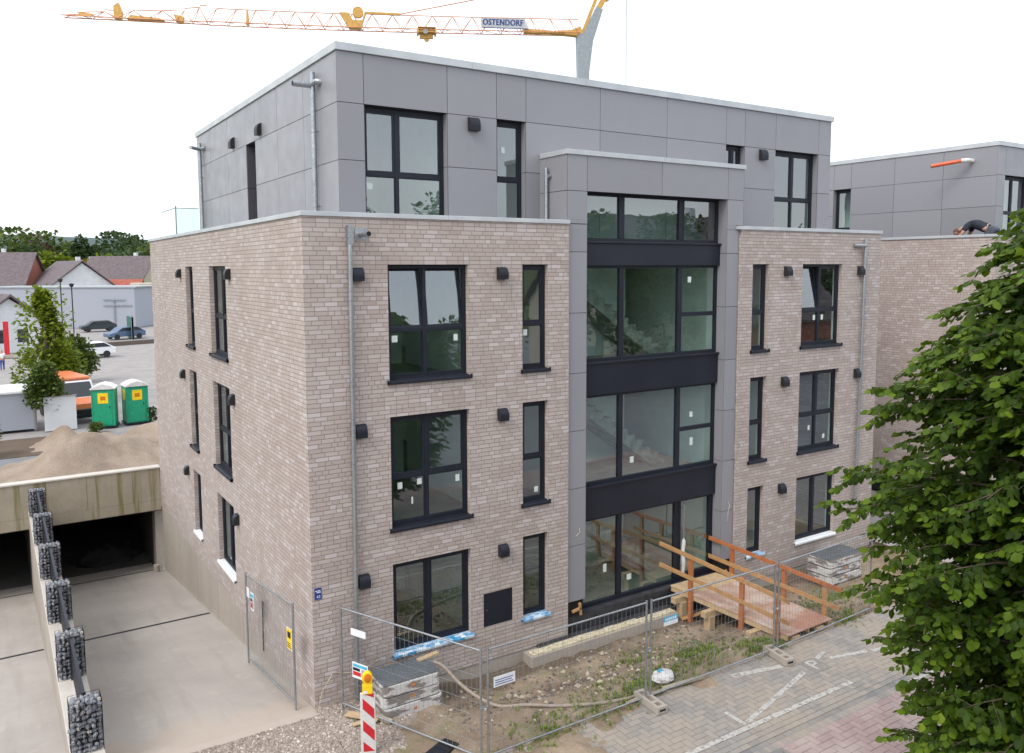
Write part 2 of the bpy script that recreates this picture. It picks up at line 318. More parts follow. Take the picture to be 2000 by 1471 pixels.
# ------------------------------------------------------------------ mesh builder
class MB:
    def __init__(s): s.v = []; s.f = []; s.mi = []; s.mats = []; s.tint = None; s.sm = []; s.cur = .5; s.tn = []
    def mat(s, m):
        if m not in s.mats: s.mats.append(m)
        return s.mats.index(m)
    def add(s, vs, fs, m, smooth=False):
        b = len(s.v); i = s.mat(m); s.v += [tuple(p) for p in vs]
        for f in fs: s.f.append(tuple(b+j for j in f)); s.mi.append(i); s.sm.append(smooth); s.tn.append(s.cur)
    def box(s, x0, y0, z0, x1, y1, z1, m, xf=None):
        x0, x1 = min(x0, x1), max(x0, x1); y0, y1 = min(y0, y1), max(y0, y1); z0, z1 = min(z0, z1), max(z0, z1)
        vs = [(x0, y0, z0), (x1, y0, z0), (x1, y1, z0), (x0, y1, z0), (x0, y0, z1), (x1, y0, z1), (x1, y1, z1), (x0, y1, z1)]
        if xf is not None: vs = [xf @ Vector(p) for p in vs]
        s.add(vs, [(3, 2, 1, 0), (4, 5, 6, 7), (0, 1, 5, 4), (1, 2, 6, 5), (2, 3, 7, 6), (3, 0, 4, 7)], m)
    def prism(s, poly, a, b, m, ax=1):
        # poly: 2D outline (u,v); extruded along axis ax between a and b
        def P(u, v, t): return (t, u, v) if ax == 0 else ((u, t, v) if ax == 1 else (u, v, t))
        n = len(poly); vs = [P(*p, a) for p in poly]+[P(*p, b) for p in poly]
        s.add(vs, [tuple(range(n)), tuple(range(2*n-1, n-1, -1))]+[(i, i+n, (i+1) % n+n, (i+1) % n) for i in range(n)], m)
    def tube(s, pts, r, m, n=8, smooth=True, caps=True):
        pts = [Vector(p) for p in pts]; rr = r if isinstance(r, (list, tuple)) else [r]*len(pts)
        rings = []; prev = None
        for i, p in enumerate(pts):
            d = (pts[min(i+1, len(pts)-1)]-pts[max(i-1, 0)]).normalized()
            a = Vector((0, 0, 1)) if abs(d.z) < .9 else Vector((1, 0, 0))
            if prev is not None: a = prev
            u = (a-d*a.dot(d)).normalized(); w_ = d.cross(u); prev = u
            rings.append([p+(u*math.cos(2*math.pi*k/n)+w_*math.sin(2*math.pi*k/n))*rr[i] for k in range(n)])
        vs = [q for g in rings for q in g]; fs = []
        for i in range(len(pts)-1):
            for k in range(n): fs.append((i*n+k, i*n+(k+1) % n, (i+1)*n+(k+1) % n, (i+1)*n+k))
        s.add(vs, fs, m, smooth)
        if caps: 
            b = len(vs); s.add(rings[0], [tuple(range(n-1, -1, -1))], m); s.add(rings[-1], [tuple(range(n))], m)
    def bar(s, a, b, wd, ht, m, upv=(0, 0, 1)):
        a, b = Vector(a), Vector(b); d = (b-a).normalized(); u = Vector(upv); sd_ = d.cross(u).normalized(); u = sd_.cross(d)
        vs = [p+sd_*sx*wd/2+u*sz*ht/2 for p in (a, b) for sx, sz in ((-1, -1), (1, -1), (1, 1), (-1, 1))]
        s.add(vs, [(0, 1, 2, 3), (7, 6, 5, 4), (0, 4, 5, 1), (1, 5, 6, 2), (2, 6, 7, 3), (3, 7, 4, 0)], m)
    def build(s, name, parent=None, off=(0, 0, 0), tint=None, bevel=0):
        me = bpy.data.meshes.new(name); o_ = Vector(off)
        if tint is None and 'panel' in s.mats: tint = s.tn
        me.from_pydata([tuple(Vector(p)-o_) for p in s.v], [], s.f)
        for m in s.mats: me.materials.append(M[m])
        me.polygons.foreach_set('material_index', s.mi); me.polygons.foreach_set('use_smooth', s.sm)
        if tint is not None:
            at = me.attributes.new('tint', 'FLOAT', 'FACE'); at.data.foreach_set('value', tint)
        bm = bmesh.new(); bm.from_mesh(me); bmesh.ops.recalc_face_normals(bm, faces=bm.faces); bm.to_mesh(me); bm.free()
        ob = bpy.data.objects.new(name, me); C.objects.link(ob)
        if parent is not None:
            ob.parent = parent; ob.location = Vector(off)-Vector(origin(parent))
        else: ob.location = off
        if bevel:
            b = ob.modifiers.new('bevel', 'BEVEL'); b.width = bevel; b.segments = 2; b.limit_method = 'ANGLE'
        return ob
def origin(o):
    v = Vector(o.location)
    while o.parent: o = o.parent; v = v+Vector(o.location)
    return v
def thing(name, label, cat, loc=(0, 0, 0), group=None):
    o = bpy.data.objects.new(name, None); C.objects.link(o); o.location = loc; o.empty_display_size = .3
    o['label'] = label; o['category'] = cat
    if group: o['group'] = group
    return o
def tag(o, label, cat, group=None):
    o['label'] = label; o['category'] = cat
    if group: o['group'] = group
    return o
def struct(o, kind='structure', label=None):
    o['kind'] = kind
    if label: o['label'] = label
    return o
def dup(root, loc, label, rotz=None, group=None):
    r = root.copy(); C.objects.link(r); r.location = loc; r['label'] = label
    if rotz is not None: r.rotation_euler = (0, 0, rotz)
    if group: r['group'] = group
    for ch in list(root.children):
        c = ch.copy(); C.objects.link(c); c.parent = r
        for g in ch.children:
            d = g.copy(); C.objects.link(d); d.parent = c
    return r
def text_mb(mb, txt, size, m, xf, depth=.004, spacing=1.0):
    cu = bpy.data.curves.new('lettering', 'FONT'); cu.body = txt; cu.size = size; cu.align_x = 'CENTER'; cu.align_y = 'CENTER'; cu.extrude = depth; cu.space_character = spacing
    to = bpy.data.objects.new('lettering', cu); C.objects.link(to)
    dg = bpy.context.evaluated_depsgraph_get(); me = bpy.data.meshes.new_from_object(to.evaluated_get(dg))
    mb.add([xf @ v.co for v in me.vertices], [tuple(p.vertices) for p in me.polygons], m)
    bpy.data.objects.remove(to); bpy.data.meshes.remove(me); bpy.data.curves.remove(cu)

# plane maps: (u, d, v) -> xyz ; d = depth into the building
def FRONT(y0): return lambda u, d, v: (u, y0+d, v)
def LEFT(x0): return lambda u, d, v: (x0+d, u, v)
def pbox(mb, F, u0, d0, v0, u1, d1, v1, m):
    a = F(u0, d0, v0); b = F(u1, d1, v1); mb.box(*a, *b, m)
def wall(mb, F, u0, u1, v0, v1, ops, m, rd=.11, mr=None, rd_of=None):
    us = sorted({u0, u1, *[o[0] for o in ops], *[o[1] for o in ops]}); vs_ = sorted({v0, v1, *[o[2] for o in ops], *[o[3] for o in ops]})
    us = [u for u in us if u0 <= u <= u1]; vs_ = [v for v in vs_ if v0 <= v <= v1]
    for a, b in zip(us, us[1:]):
        for c, d in zip(vs_, vs_[1:]):
            cu, cv = (a+b)/2, (c+d)/2
            if any(o[0] < cu < o[1] and o[2] < cv < o[3] for o in ops): continue
            mb.add([F(a, 0, c), F(b, 0, c), F(b, 0, d), F(a, 0, d)], [(0, 1, 2, 3)], m)
    for o in ops:
        a, b, c, d = o[:4]; q = rd
        for p in ([(a, c), (a, d)], [(a, d), (b, d)], [(b, d), (b, c)], [(b, c), (a, c)]):
            (ua, va), (ub, vb) = p
            mb.add([F(ua, 0, va), F(ub, 0, vb), F(ub, q, vb), F(ua, q, va)], [(0, 1, 2, 3)], mr or m)
def panels(mb, F, us, vs_, ops, m, gap=.006, t=.012):
    for a, b in zip(us, us[1:]):
        for c, d in zip(vs_, vs_[1:]):
            cu, cv = (a+b)/2, (c+d)/2
            if any(o[0] < cu < o[1] and o[2] < cv < o[3] for o in ops): continue
            mb.cur = random.random(); pbox(mb, F, a+gap, -t+random.uniform(-.0015, .0015), c+gap, b-gap, 0.004, d-gap, m); mb.cur = .5

# ------------------------------------------------------------------ window
def window(parent, F, u0, u1, v0, v1, d=.11, mull=None, trans=None, sill='anthracite', label=None, tilt=(), papers=(), sill_out=.055, f=.075):
    """one window: frame mesh named window > pane, sill, sash, sticker"""
    mb = MB(); fd = .075; s = -1 if F(0, 1, 0)[0] == 1 else 1
    def bx(a, b, c, e, d0=0, d1=fd, m='anthracite'): pbox(mb, F, a, d+d0, c, b, d+d1, e, m)
    bx(u0, u0+f, v0, v1); bx(u1-f, u1, v0, v1); bx(u0+f, u1-f, v1-f, v1); bx(u0+f, u1-f, v0, v0+f+.01)
    cols = [u0+f, u1-f] if mull is None else [u0+f, mull-.035, mull+.035, u1-f]
    colr = [(cols[i], cols[i+1]) for i in range(0, len(cols), 2)]
    if mull is not None: bx(mull-.035, mull+.035, v0+f+.01, v1-f)
    rows = [(v0+f+.01, v1-f)] if trans is None else [(v0+f+.01, trans-.035), (trans+.035, v1-f)]
    if trans is not None:
        for a, b in colr: bx(a, b, trans-.035, trans+.035, .003, fd-.003)
    for a, b in colr: bx(a-.012, b+.012, v0+f+.008, v0+f+.018, -.008, .02)
    base = F(u0, d, v0)
    win = mb.build('window', parent, base, bevel=.004)
    if label: win['label'] = label
    sh = .042
    for ci, (a, b) in enumerate(colr):
        for ri, (c, e) in enumerate(rows):
            top = ri == len(rows)-1
            tl = (ci, ri) in tilt
            sb = MB(); fr = .045 if (top or len(rows) == 1) else .014
            ang = .075 if tl else 0
            def tf(u, dd, v): return F(u, dd+ang*(v-c)*1.6, v)
            def sbox(ua, ub, va, vb, d0, d1, m):
                vs2 = [tf(ua, d0, va), tf(ub, d0, va), tf(ub, d1, va), tf(ua, d1, va), tf(ua, d0, vb), tf(ub, d0, vb), tf(ub, d1, vb), tf(ua, d1, vb)]
                sb.add(vs2, [(3, 2, 1, 0), (4, 5, 6, 7), (0, 1, 5, 4), (1, 2, 6, 5), (2, 3, 7, 6), (3, 0, 4, 7)], m)
            d0, d1 = d+.012, d+.062
            a2, b2, c2, e2 = a+.001, b-.001, c+.001, e-.001
            sbox(a2, a2+fr, c2, e2, d0, d1, 'anthracite'); sbox(b2-fr, b2, c2, e2, d0, d1, 'anthracite')
            sbox(a2+fr, b2-fr, c2, c2+fr, d0, d1, 'anthracite'); sbox(a2+fr, b2-fr, e2-fr, e2, d0, d1, 'anthracite')
            so = sb.build('sash', win, F(a2, d, c2))
            if tl: so['label'] = 'tilted open sash'
            pm = MB(); pm.add([tf(a2+fr, d+.036, c2+fr), tf(b2-fr, d+.036, c2+fr), tf(b2-fr, d+.036, e2-fr), tf(a2+fr, d+.036, e2-fr)], [(0, 1, 2, 3)], 'glass')
            pm.build('pane', win, F(a2, d, c2))
    for (pu, pv, pw, ph) in papers:
        q = MB(); pbox(q, F, pu-pw/2, d+.028, pv-ph/2, pu+pw/2, d+.032, pv+ph/2, 'paper'); q.build('sticker', win, F(pu, d, pv))
    if sill:
        q = MB(); a, b = u0-.045, u1+.045; o = sill_out
        vs2 = [F(a, -o, v0-.03), F(b, -o, v0-.03), F(b, d+.03, v0+.012), F(a, d+.03, v0+.012), F(a, -o, v0-.075), F(b, -o, v0-.075), F(b, d+.03, v0-.04), F(a, d+.03, v0-.04)]
        # stay inside opening behind the wall face: split into nose and bed
        nose = [F(a, -o, v0-.03), F(b, -o, v0-.03), F(b, -.002, v0-.008), F(a, -.002, v0-.008), F(a, -o, v0-.072), F(b, -o, v0-.072), F(b, -.002, v0-.055), F(a, -.002, v0-.055)]
        fs = [(0, 1, 2, 3), (7, 6, 5, 4), (4, 5, 1, 0), (5, 6, 2, 1), (6, 7, 3, 2), (7, 4, 0, 3)]
        q.add(nose, fs, sill)
        u0i, u1i = u0+.002, u1-.002
        bed = [F(u0i, -.002, v0-.007), F(u1i, -.002, v0-.007), F(u1i, d, v0+.008), F(u0i, d, v0+.008), F(u0i, -.002, v0+.001), F(u1i, -.002, v0+.001), F(u1i, d, v0+.014), F(u0i, d, v0+.014)]
        q.add(bed, [(3, 2, 1, 0), (4, 5, 6, 7), (0, 1, 5, 4), (1, 2, 6, 5), (2, 3, 7, 6), (3, 0, 4, 7)], sill)
        for e_ in (a, b-.012): pbox(q, F, e_, -o-.004, v0-.078, e_+.012, -.002, v0+.012, sill)
        so = q.build('sill', win, F(u0, 0, v0))
        if sill == 'film': so['label'] = 'sill wrapped in blue and white film'
        if sill == 'white': so['label'] = 'white sheet metal sill'
    return win
def hood(parent, F, u, v, wd=.21, ht=.25, dp=.13):
    mb = MB(); n = 8; pts = [(0, ht/2)]+[(-dp*math.sin(math.pi/2*i/n)**.8, ht/2-ht*.62*(1-math.cos(math.pi/2*i/n))) for i in range(1, n+1)]+[(-dp*.97, -ht/2), (0, -ht/2)]
    for side in (0, 1):
        uu = u-wd/2 if side == 0 else u+wd/2
        mb.add([F(uu, p[0]-.002, v+p[1]) for p in pts], [tuple(range(len(pts)))], 'black')
    k_ = len(pts)
    vs2 = [F(u-wd/2, p[0]-.002, v+p[1]) for p in pts]+[F(u+wd/2, p[0]-.002, v+p[1]) for p in pts]
    mb.add(vs2, [(i, i+1, i+1+k_, i+k_) for i in range(k_-1)], 'anthracite')
    return mb.build('vent_hood', parent, F(u, 0, v))

# ================================================================== GROUND
def sheet(mb, x0, y0, x1, y1, z, m, nx=1, ny=1): 
    mb.add([(x0, y0, z), (x1, y0, z), (x1, y1, z), (x0, y1, z)], [(0, 1, 2, 3)], m)
g = MB()
for r_ in ((-2500, -2500, 2500, -16, -.06), (-2500, 46, 2500, 4000, -.06), (-2500, -16, -9.0, 46, -.06), (40, -16, 2500, 46, -.06)): sheet(g, *r_, 'field')
struct(g.build('ground'))
g = MB(); sheet(g, -90, -70, 150, -15.9, -.045, 'asphalt'); struct(g.build('opposite_street'))
g = MB()   # paved yard far behind (light concrete), asphalt strip behind the garage portal
sheet(g, -9.0, 31, 40, 46, -.055, 'yard'); sheet(g, -30, 46, 60, 150, -.05, 'yard'); struct(g.build('yard_paving'))
g = MB(); sheet(g, -9.0, 16.6, 40, 31, 0.0, 'asphalt'); struct(g.build('rear_road'))
g = MB(); sheet(g, 17.2, -3.2, 22.2, 16.6, .02, 'yard'); sheet(g, 22.2, -3.2, 40, 16.6, .02, 'yard'); sheet(g, 16.99, .01, 17.199, 16.6, .02, 'yard'); struct(g.build('side_yard'))
g = MB(); sheet(g, .3, -4.5, 17.2, .3, -.75, 'dirt'); g.add([(17.2, -4.5, -.75), (17.2, .3, -.75), (17.2, .3, .018), (17.2, -4.5, .018)], [(0, 1, 2, 3)], 'dirt'); g.add([(-.03, -4.5, -.75), (-.03, -.3, -.75), (-.03, -.3, -.02), (-.03, -4.5, -.02)], [(0, 1, 2, 3)], 'dirt'); struct(g.build('subsoil'))

# herringbone block paving built block by block
def herring(name, x0, x1, y0, y1, L, m, z=0.0, gap=.008, cond=None):
    mb = MB(); W_ = L/2; tints = []
    def blk(a, b, c, d):
        if c-a < .03 or d-b < .03: return
        t = random.random(); e = .006; dz = random.uniform(-.0015, .0015)+z
        mb.add([(a, b, dz-.008), (c, b, dz-.008), (c, d, dz-.008), (a, d, dz-.008), (a+e, b+e, dz), (c-e, b+e, dz), (c-e, d-e, dz), (a+e, d-e, dz)],
               [(4, 5, 6, 7), (0, 1, 5, 4), (1, 2, 6, 5), (2, 3, 7, 6), (3, 0, 4, 7)], m); tints.extend([t]*5)
    ni = int((x1-x0)/W_)+6; nj = int((y1-y0)/W_)+6
    for j in range(-4, nj):
        for i in range(-4, ni):
            q = (i-j) % 4
            if q == 0: a, b, c, d = i, j, i+2, j+1          # horizontal
            elif q == 2: a, b, c, d = i, j, i+1, j+2         # vertical
            else: continue
            if q == 2: a, b, c, d = i, j-1, i+1, j+1
            X0, Y0, X1, Y1 = x0+a*W_+gap/2, y0+b*W_+gap/2, x0+c*W_-gap/2, y0+d*W_-gap/2
            X0, X1 = max(X0, x0), min(X1, x1); Y0, Y1 = max(Y0, y0), min(Y1, y1)
            if cond and not cond((X0+X1)/2, (Y0+Y1)/2): continue
            blk(X0, Y0, X1, Y1)
    # joints bed
    mb.add([(x0, y0, z-.010), (x1, y0, z-.010), (x1, y1, z-.010), (x0, y1, z-.010)], [(0, 1, 2, 3)], 'joint'); tints.append(0)
    return struct(mb.build(name, tint=tints))
herring('parking_bay_paving', 1.6, 17.4, -4.98, -3.02, .27, 'paver_grey')
herring('footway_paving', 1.6, 6.3, -9.0, -5.5, .25, 'paver_dark', z=-.002)
herring('road_paving', 6.42, 20, -12.4, -5.5, .30, 'paver_red', z=-.002)
# rows of edge blocks between bay and road
mb = MB(); tn = []
def row_blocks(y, hy, lx, x0, x1, m, z, skip=0):
    x = x0
    while x < x1:
        if random.random() > skip:
            e = .006; a, b, c, d = x+.002, y, x+lx-.003, y+hy-.004; dz = z+random.uniform(-.0015, .0015)
            mb.add([(a, b, dz-.008), (c, b, dz-.008), (c, d, dz-.008), (a, d, dz-.008), (a+e, b+e, dz), (c-e, b+e, dz), (c-e, d-e, dz), (a+e, d-e, dz)],
                   [(4, 5, 6, 7), (0, 1, 5, 4), (1, 2, 6, 5), (2, 3, 7, 6), (3, 0, 4, 7)], m); tn.extend([random.random()]*5)
        x += lx
row_blocks(-5.10, .12, .22, 1.6, 17.4, 'paver_grey', 0); row_blocks(-5.22, .12, .22, 1.5, 17.4, 'paver_grey', -.004)
row_blocks(-5.34, .12, .22, 1.6, 17.4, 'paver_dark', -.012); row_blocks(-5.50, .16, .11, 1.6, 17.4, 'paver_grey', -.004)
for xx in (6.3,):
    y = -9.0
    while y < -5.51:
        a, b, c, d = xx+.002, y, xx+.118, y+.21; e = .006; dz = 0
        mb.add([(a, b, dz-.008), (c, b, dz-.008), (c, d, dz-.008), (a, d, dz-.008), (a+e, b+e, dz), (c-e, b+e, dz), (c-e, d-e, dz), (a+e, d-e, dz)], [(4, 5, 6, 7), (0, 1, 5, 4), (1, 2, 6, 5), (2, 3, 7, 6), (3, 0, 4, 7)], 'paver_red'); tn.extend([.3]*5); y += .215
mb.add([(1.5, -5.5, -.018), (17.4, -5.5, -.018), (17.4, -4.97, -.018), (1.5, -4.97, -.018)], [(0, 1, 2, 3)], 'joint'); tn.append(0)
struct(mb.build('gutter_paving', tint=tn))
g = MB(); sheet(g, -40, -16, 1.7, -4.2, -.03, 'gravel'); sheet(g, 1.6, -16, 45, -9.0, -.03, 'asphalt'); sheet(g, 17.3, -9.0, 45, -3.2, -.02, 'yard'); sheet(g, 1.6, -12.4, 6.42, -8.99, -.02, 'asphalt'); struct(g.build('street'))
# painted parking markings (thin worn sheets)
def stripe(mb, a, b, wd, z=.004, seg=.135):
    a, b = Vector((*a, z)), Vector((*b, z)); d = (b-a).normalized(); s = Vector((-d.y, d.x, 0))*wd/2; L_ = (b-a).length; n_ = max(1, int(L_/seg))
    for i in range(n_):
        if random.random() < .06: continue
        p, q = a+d*(L_*i/n_+.004), a+d*(L_*(i+1)/n_-.004); s1 = s*random.uniform(.9, 1.05)
        mb.add([p-s1, q-s1, q+s1, p+s1], [(0, 1, 2, 3)], 'paint')
mk = MB()
stripe(mk, (1.6, -4.79), (9.4, -4.79), .115, .0052); stripe(mk, (6.42, -4.66), (8.80, -4.03), .10, .0048); stripe(mk, (9.5, -3.8), (9.9, -3.68), .09, .0048)
stripe(mk, (6.32, -4.2), (6.32, -4.72), .09, .0048)
stripe(mk, (7.45, -3.34), (8.62, -3.62), .13, .0044); stripe(mk, (9.75, -3.93), (11.2, -4.3), .11, .0044)
x = 6.3
stripe(mk, (9.8, -5.42), (16, -5.42), .09, .0052)
mk_o = struct(mk.build('parking_markings'))
# P plate set in the paving
pp = MB(); xf = Matrix.Translation((9.22, -3.96, 0)) @ Matrix.Rotation(R(-2), 4, 'Z')
pp.box(-.24, -.24, -.01, .24, .24, .0075, 'plate', xf)
text_mb(pp, 'P', .50, 'pmark', Matrix.Translation((9.22, -3.96, .0105)) @ Matrix.Diagonal((1.1, .95, 1, 1)), .001)
tag(pp.build('parking_plate'), 'square dark stone plate with a white letter P let into the grey block paving', 'road marking')

# terrain of the building plot: dirt, excavated along the facade, gravel at the left
def tn2(x, y, s, o=3): 
    return mnoise.fractal(Vector((x*s, y*s, 3.1)), 1.0, 2.0, o)
def th(x, y):
    z = 0.05*tn2(x, y, 1.1)+.03*tn2(x, y, 4.0, 5)
    # trench along the facade
    t = max(0, min(1, (y+2.35)/1.35)) if y < 0 else 1
    t = t*t*(3-2*t)
    a = max(0, min(1, (x-1.9)/1.2)); b = max(0, min(1, (x-.1)/.8))*.35
    deep = -.36*a - .12*b*(1-a)
    if x > 12.5: deep *= max(.3, 1-(x-12.5)/3)
    z += t*deep
    # berm in front of the light shafts
    z += .10*math.exp(-((x-2.7)**2/1.2+(y+1.9)**2/.25))+.06*math.exp(-((x-4.2)**2/1.5+(y+2.2)**2/.3))
    # run out over the paving
    edge = -3.22+.16*tn2(x, 0, .9)+(.25 if x > 7 else 0)-(max(0, (4.8-x))*.95)
    if y < edge+.25: z -= (edge+.25-y)*.12
    return z+.012
def terrain(name, x0, x1, y0, y1, st, mfun):
    mb = MB(); nx = int((x1-x0)/st)+1; ny = int((y1-y0)/st)+1
    xs = np.linspace(x0, x1, nx); ys = np.linspace(y0, y1, ny)
    mb.v = [(x, y, th(x, y)) for y in ys for x in xs]; 
    for j in range(ny-1):
        for i in range(nx-1):
            mb.f.append((j*nx+i, j*nx+i+1, (j+1)*nx+i+1, (j+1)*nx+i)); mb.mi.append(mb.mat(mfun((xs[i]+xs[i+1])/2, (ys[j]+ys[j+1])/2))); mb.sm.append(True)
    return struct(mb.build(name))
def is_gravel(x, y): return x+.9*(-y-1.6)+.5*tn2(x, y, 1.6) < 1.15
terrain('plot_ground', -.02, 17.3, -5.2, -.001, .07, lambda x, y: 'gravel' if is_gravel(x, y) else 'dirt')
def thl(x, y): return .012+.02*tn2(x, y, 1.3)
mb = MB(); nx, ny = 60, 60; xs = np.linspace(-6, -.02, nx); ys = np.linspace(-4.5, .02, ny)
mb.v = [(x, y, thl(x, y) - max(0, (y+.25+.06*tn2(x, 7, 2.0)))*.28) for y in ys for x in xs]
for j in range(ny-1):
    for i in range(nx-1): mb.f.append((j*nx+i, j*nx+i+1, (j+1)*nx+i+1, (j+1)*nx+i)); mb.mi.append(mb.mat('gravel')); mb.sm.append(True)
struct(mb.build('gravel_ground'))
g = MB(); sheet(g, -40, -16, -5.99, 0.0, -.005, 'gravel'); struct(g.build('gravel_verge'))

# ================================================================== RAMPS
def rz(y): return -.15*y-.002
def conc_slab(name, x0, x1):
    mb = MB(); mb.add([(x0, -.3, -.01), (x1, -.3, -.01), (x1, 0, rz(0)), (x0, 0, rz(0)), (x1, 17, rz(17)), (x0, 17, rz(17)), (x1, 17.6, -2.60), (x0, 17.6, -2.60), (x1, 42, -2.64), (x0, 42, -2.64)],
                      [(0, 1, 2, 3), (3, 2, 4, 5), (5, 4, 6, 7)], 'conc_floor'); mb.add(mb.v[6:10], [(0, 1, 3, 2)], 'conc_shaded'); return struct(mb.build(name))
conc_slab('ramp', -3.52, 0.0); conc_slab('neighbour_ramp', -8.6, -4.0)
# retaining walls
rw = thing('divider_wall', 'long low pale concrete wall between the two garage ramps carrying the gabion baskets', 'wall', (-3.76, 8, -1.2))
mb = MB(); mb.box(-4.0, -3.2, -2.9, -3.52, 15.94, .36, 'conc'); mb.build('wall_body', rw, bevel=.01)
mb = MB(); mb.box(-4.004, -3.204, .361, -3.516, 15.93, .40, 'conc_white'); mb.build('wall_top', rw, bevel=.008)
dt = MB(); 
for x0, x1 in ((-3.50, -.015), (-8.5, -4.02)):
    y = 8.70; nn = int((x1-x0)/.03)
    for i in range(nn): dt.box(x0+i*.03, y-.05, rz(y)+.001, x0+i*.03+.012, y+.05, rz(y)+.006, 'black')
    dt.add([(x0, y-.065, rz(y-.065)+.003), (x1, y-.065, rz(y-.065)+.003), (x1, y+.065, rz(y+.065)+.003), (x0, y+.065, rz(y+.065)+.003)], [(0, 1, 2, 3)], 'anthracite')
    y = 16.4
    dt.add([(x0, y-.06, rz(y-.06)+.003), (x1, y-.06, rz(y-.06)+.003), (x1, y+.06, rz(y+.06)+.003), (x0, y+.06, rz(y+.06)+.003)], [(0, 1, 2, 3)], 'anthracite')
struct(dt.build('drain_channels'))
# garage portal + dark garage behind it
gp = thing('garage_portal', 'long stained concrete beam spanning the two dark garage entrances', 'garage entrance', (-4, 16.3, 1.3))
mb = MB(); mb.box(-9, 15.94, .17, -.002, 16.25, 1.30, 'conc_beam'); mb.box(-9, 15.937, -.19, -.0, 16.26, .165, 'conc_beam'); mb.build('beam', gp, bevel=.008)
mb = MB(); mb.box(-9, 15.90, 1.301, -.004, 16.30, 1.345, 'conc_white'); mb.build('beam_cap', gp)
for xx in (-6.4, -2.3, -.9): mb = MB(); mb.box(xx, 15.9345, .17, xx+.008, 15.939, 1.30, 'soilstain'); mb.build('panel_joint', gp)
mb = MB(); mb.box(-9, 16.262, -.30, 0.3, 42, -.192, 'conc_shaded'); mb.box(-9, 41.8, -2.7, .3, 42, -.3, 'conc_shaded'); mb.box(-.18, 16.9, -2.9, .3, 42, -.3, 'conc_shaded'); mb.box(-.18, 16.3, -2.9, .3, 16.899, -.3, 'conc'); mb.box(-9.2, 0, -3, -9, 42, .3, 'conc'); mb.box(-4.0, 15.95, -2.9, -3.52, 42, -.3, 'conc_shaded')
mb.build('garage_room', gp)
tar = MB(); bm = bmesh.new(); bmesh.ops.create_icosphere(bm, subdivisions=4, radius=1)
tar.add([Vector((-1.5+v_.co.x*1.15*(1+.35*mnoise.noise(v_.co*2.1)), 18.9+v_.co.y*.7*(1+.3*mnoise.noise(v_.co*1.7)), -2.62+max(0, v_.co.z)*.5*(1+.6*mnoise.noise(v_.co*3.3)))) for v_ in bm.verts], [tuple(v_.index for v_ in f.verts) for f in bm.faces], 'black'); bm.free()
tag(tar.build('tarpaulin_heap'), 'crumpled black tarpaulin lying in the dark garage entrance', 'tarpaulin')

q = MB(); q.tube([(-.26, 15.9, rz(15.9)), (-.26, 15.9, rz(15.9)+.26)], .10, 'conc', 14); tag(q.build('bollard_stub'), 'short round concrete stub by the wall at the bottom of the ramp', 'bollard')
# gabions
def stone_mesh(mb, c, r, tints, m='stone', sub=1):
    bm = bmesh.new(); bmesh.ops.create_icosphere(bm, subdivisions=sub, radius=1)
    q = Matrix.Rotation(random.random()*6.3, 3, Vector((random.random(), random.random(), random.random()+.1)).normalized())
    sc = Vector((random.uniform(.75, 1.25), random.uniform(.6, 1.1), random.uniform(.55, 1.0))); sd_ = random.random()*50
    vs2 = []
    for v in bm.verts:
        k2 = 1+.55*mnoise.noise(v.co*1.6+Vector((sd_, 0, 0)))
        vs2.append(Vector(c)+q @ Vector((v.co.x*sc.x, v.co.y*sc.y, v.co.z*sc.z))*r*k2)
    fs = [tuple(v.index for v in f.verts) for f in bm.faces]; bm.free()
    mb.add(vs2, fs, m); tints.extend([random.random()]*len(fs))
GW, GD, GH = .47, .34, .87
gab = thing('gabion_basket', 'x', 'gabion', (0, 0, 0), 'gabion baskets on the divider wall')
mb = MB(); tn = []
for kx in range(6):
    for ky in range(4):
        for kz in range(11):
            if 0 < kx < 5 and 0 < ky < 3 and kz < 10: continue
            stone_mesh(mb, (.05+kx*.074+random.uniform(-.02, .02), .045+ky*.083+random.uniform(-.015, .015), .04+kz*.079+random.uniform(-.015, .015)), random.uniform(.040, .058), tn)
o = mb.build('stones', gab, tint=tn); o['kind'] = 'stuff'
mb = MB()
mb.box(.06, .06, .02, .41, .28, .80, 'black'); mb.build('core', gab)
mb = MB(); rr = .003
for i in range(8):
    x = i*GW/7
    for y in (0, GD): mb.tube([(x, y, 0), (x, y, GH)], rr, 'anthracite', 4, False)
for i in range(6):
    y = i*GD/5
    for x in (0, GW): mb.tube([(x, y, 0), (x, y, GH)], rr, 'anthracite', 4, False)
for j in range(10):
    z = j*GH/9; mb.tube([(0, 0, z), (GW, 0, z), (GW, GD, z), (0, GD, z), (0, 0, z)], rr, 'anthracite', 4, False, False)
mb.build('wire_basket', gab)
GY = [0.02, 2.9, 5.88, 8.9, 11.97, 15.1]
GL = ['stone-filled gabion basket nearest the camera, cut by the bottom edge of the picture', 'second gabion basket from the camera, next to the near drainage channel', 'third gabion basket from the camera on the ramp dividing wall', 'fourth gabion basket from the camera, third from the garage beam', 'fifth gabion basket from the camera, last but one before the garage beam', 'smallest looking gabion basket, standing against the concrete garage beam']
gab['label'] = GL[0]; gab.location = (-3.99, GY[0], .4)
for y, lb in zip(GY[1:], GL[1:]): dup(gab, (-3.99, y, .4), lb)
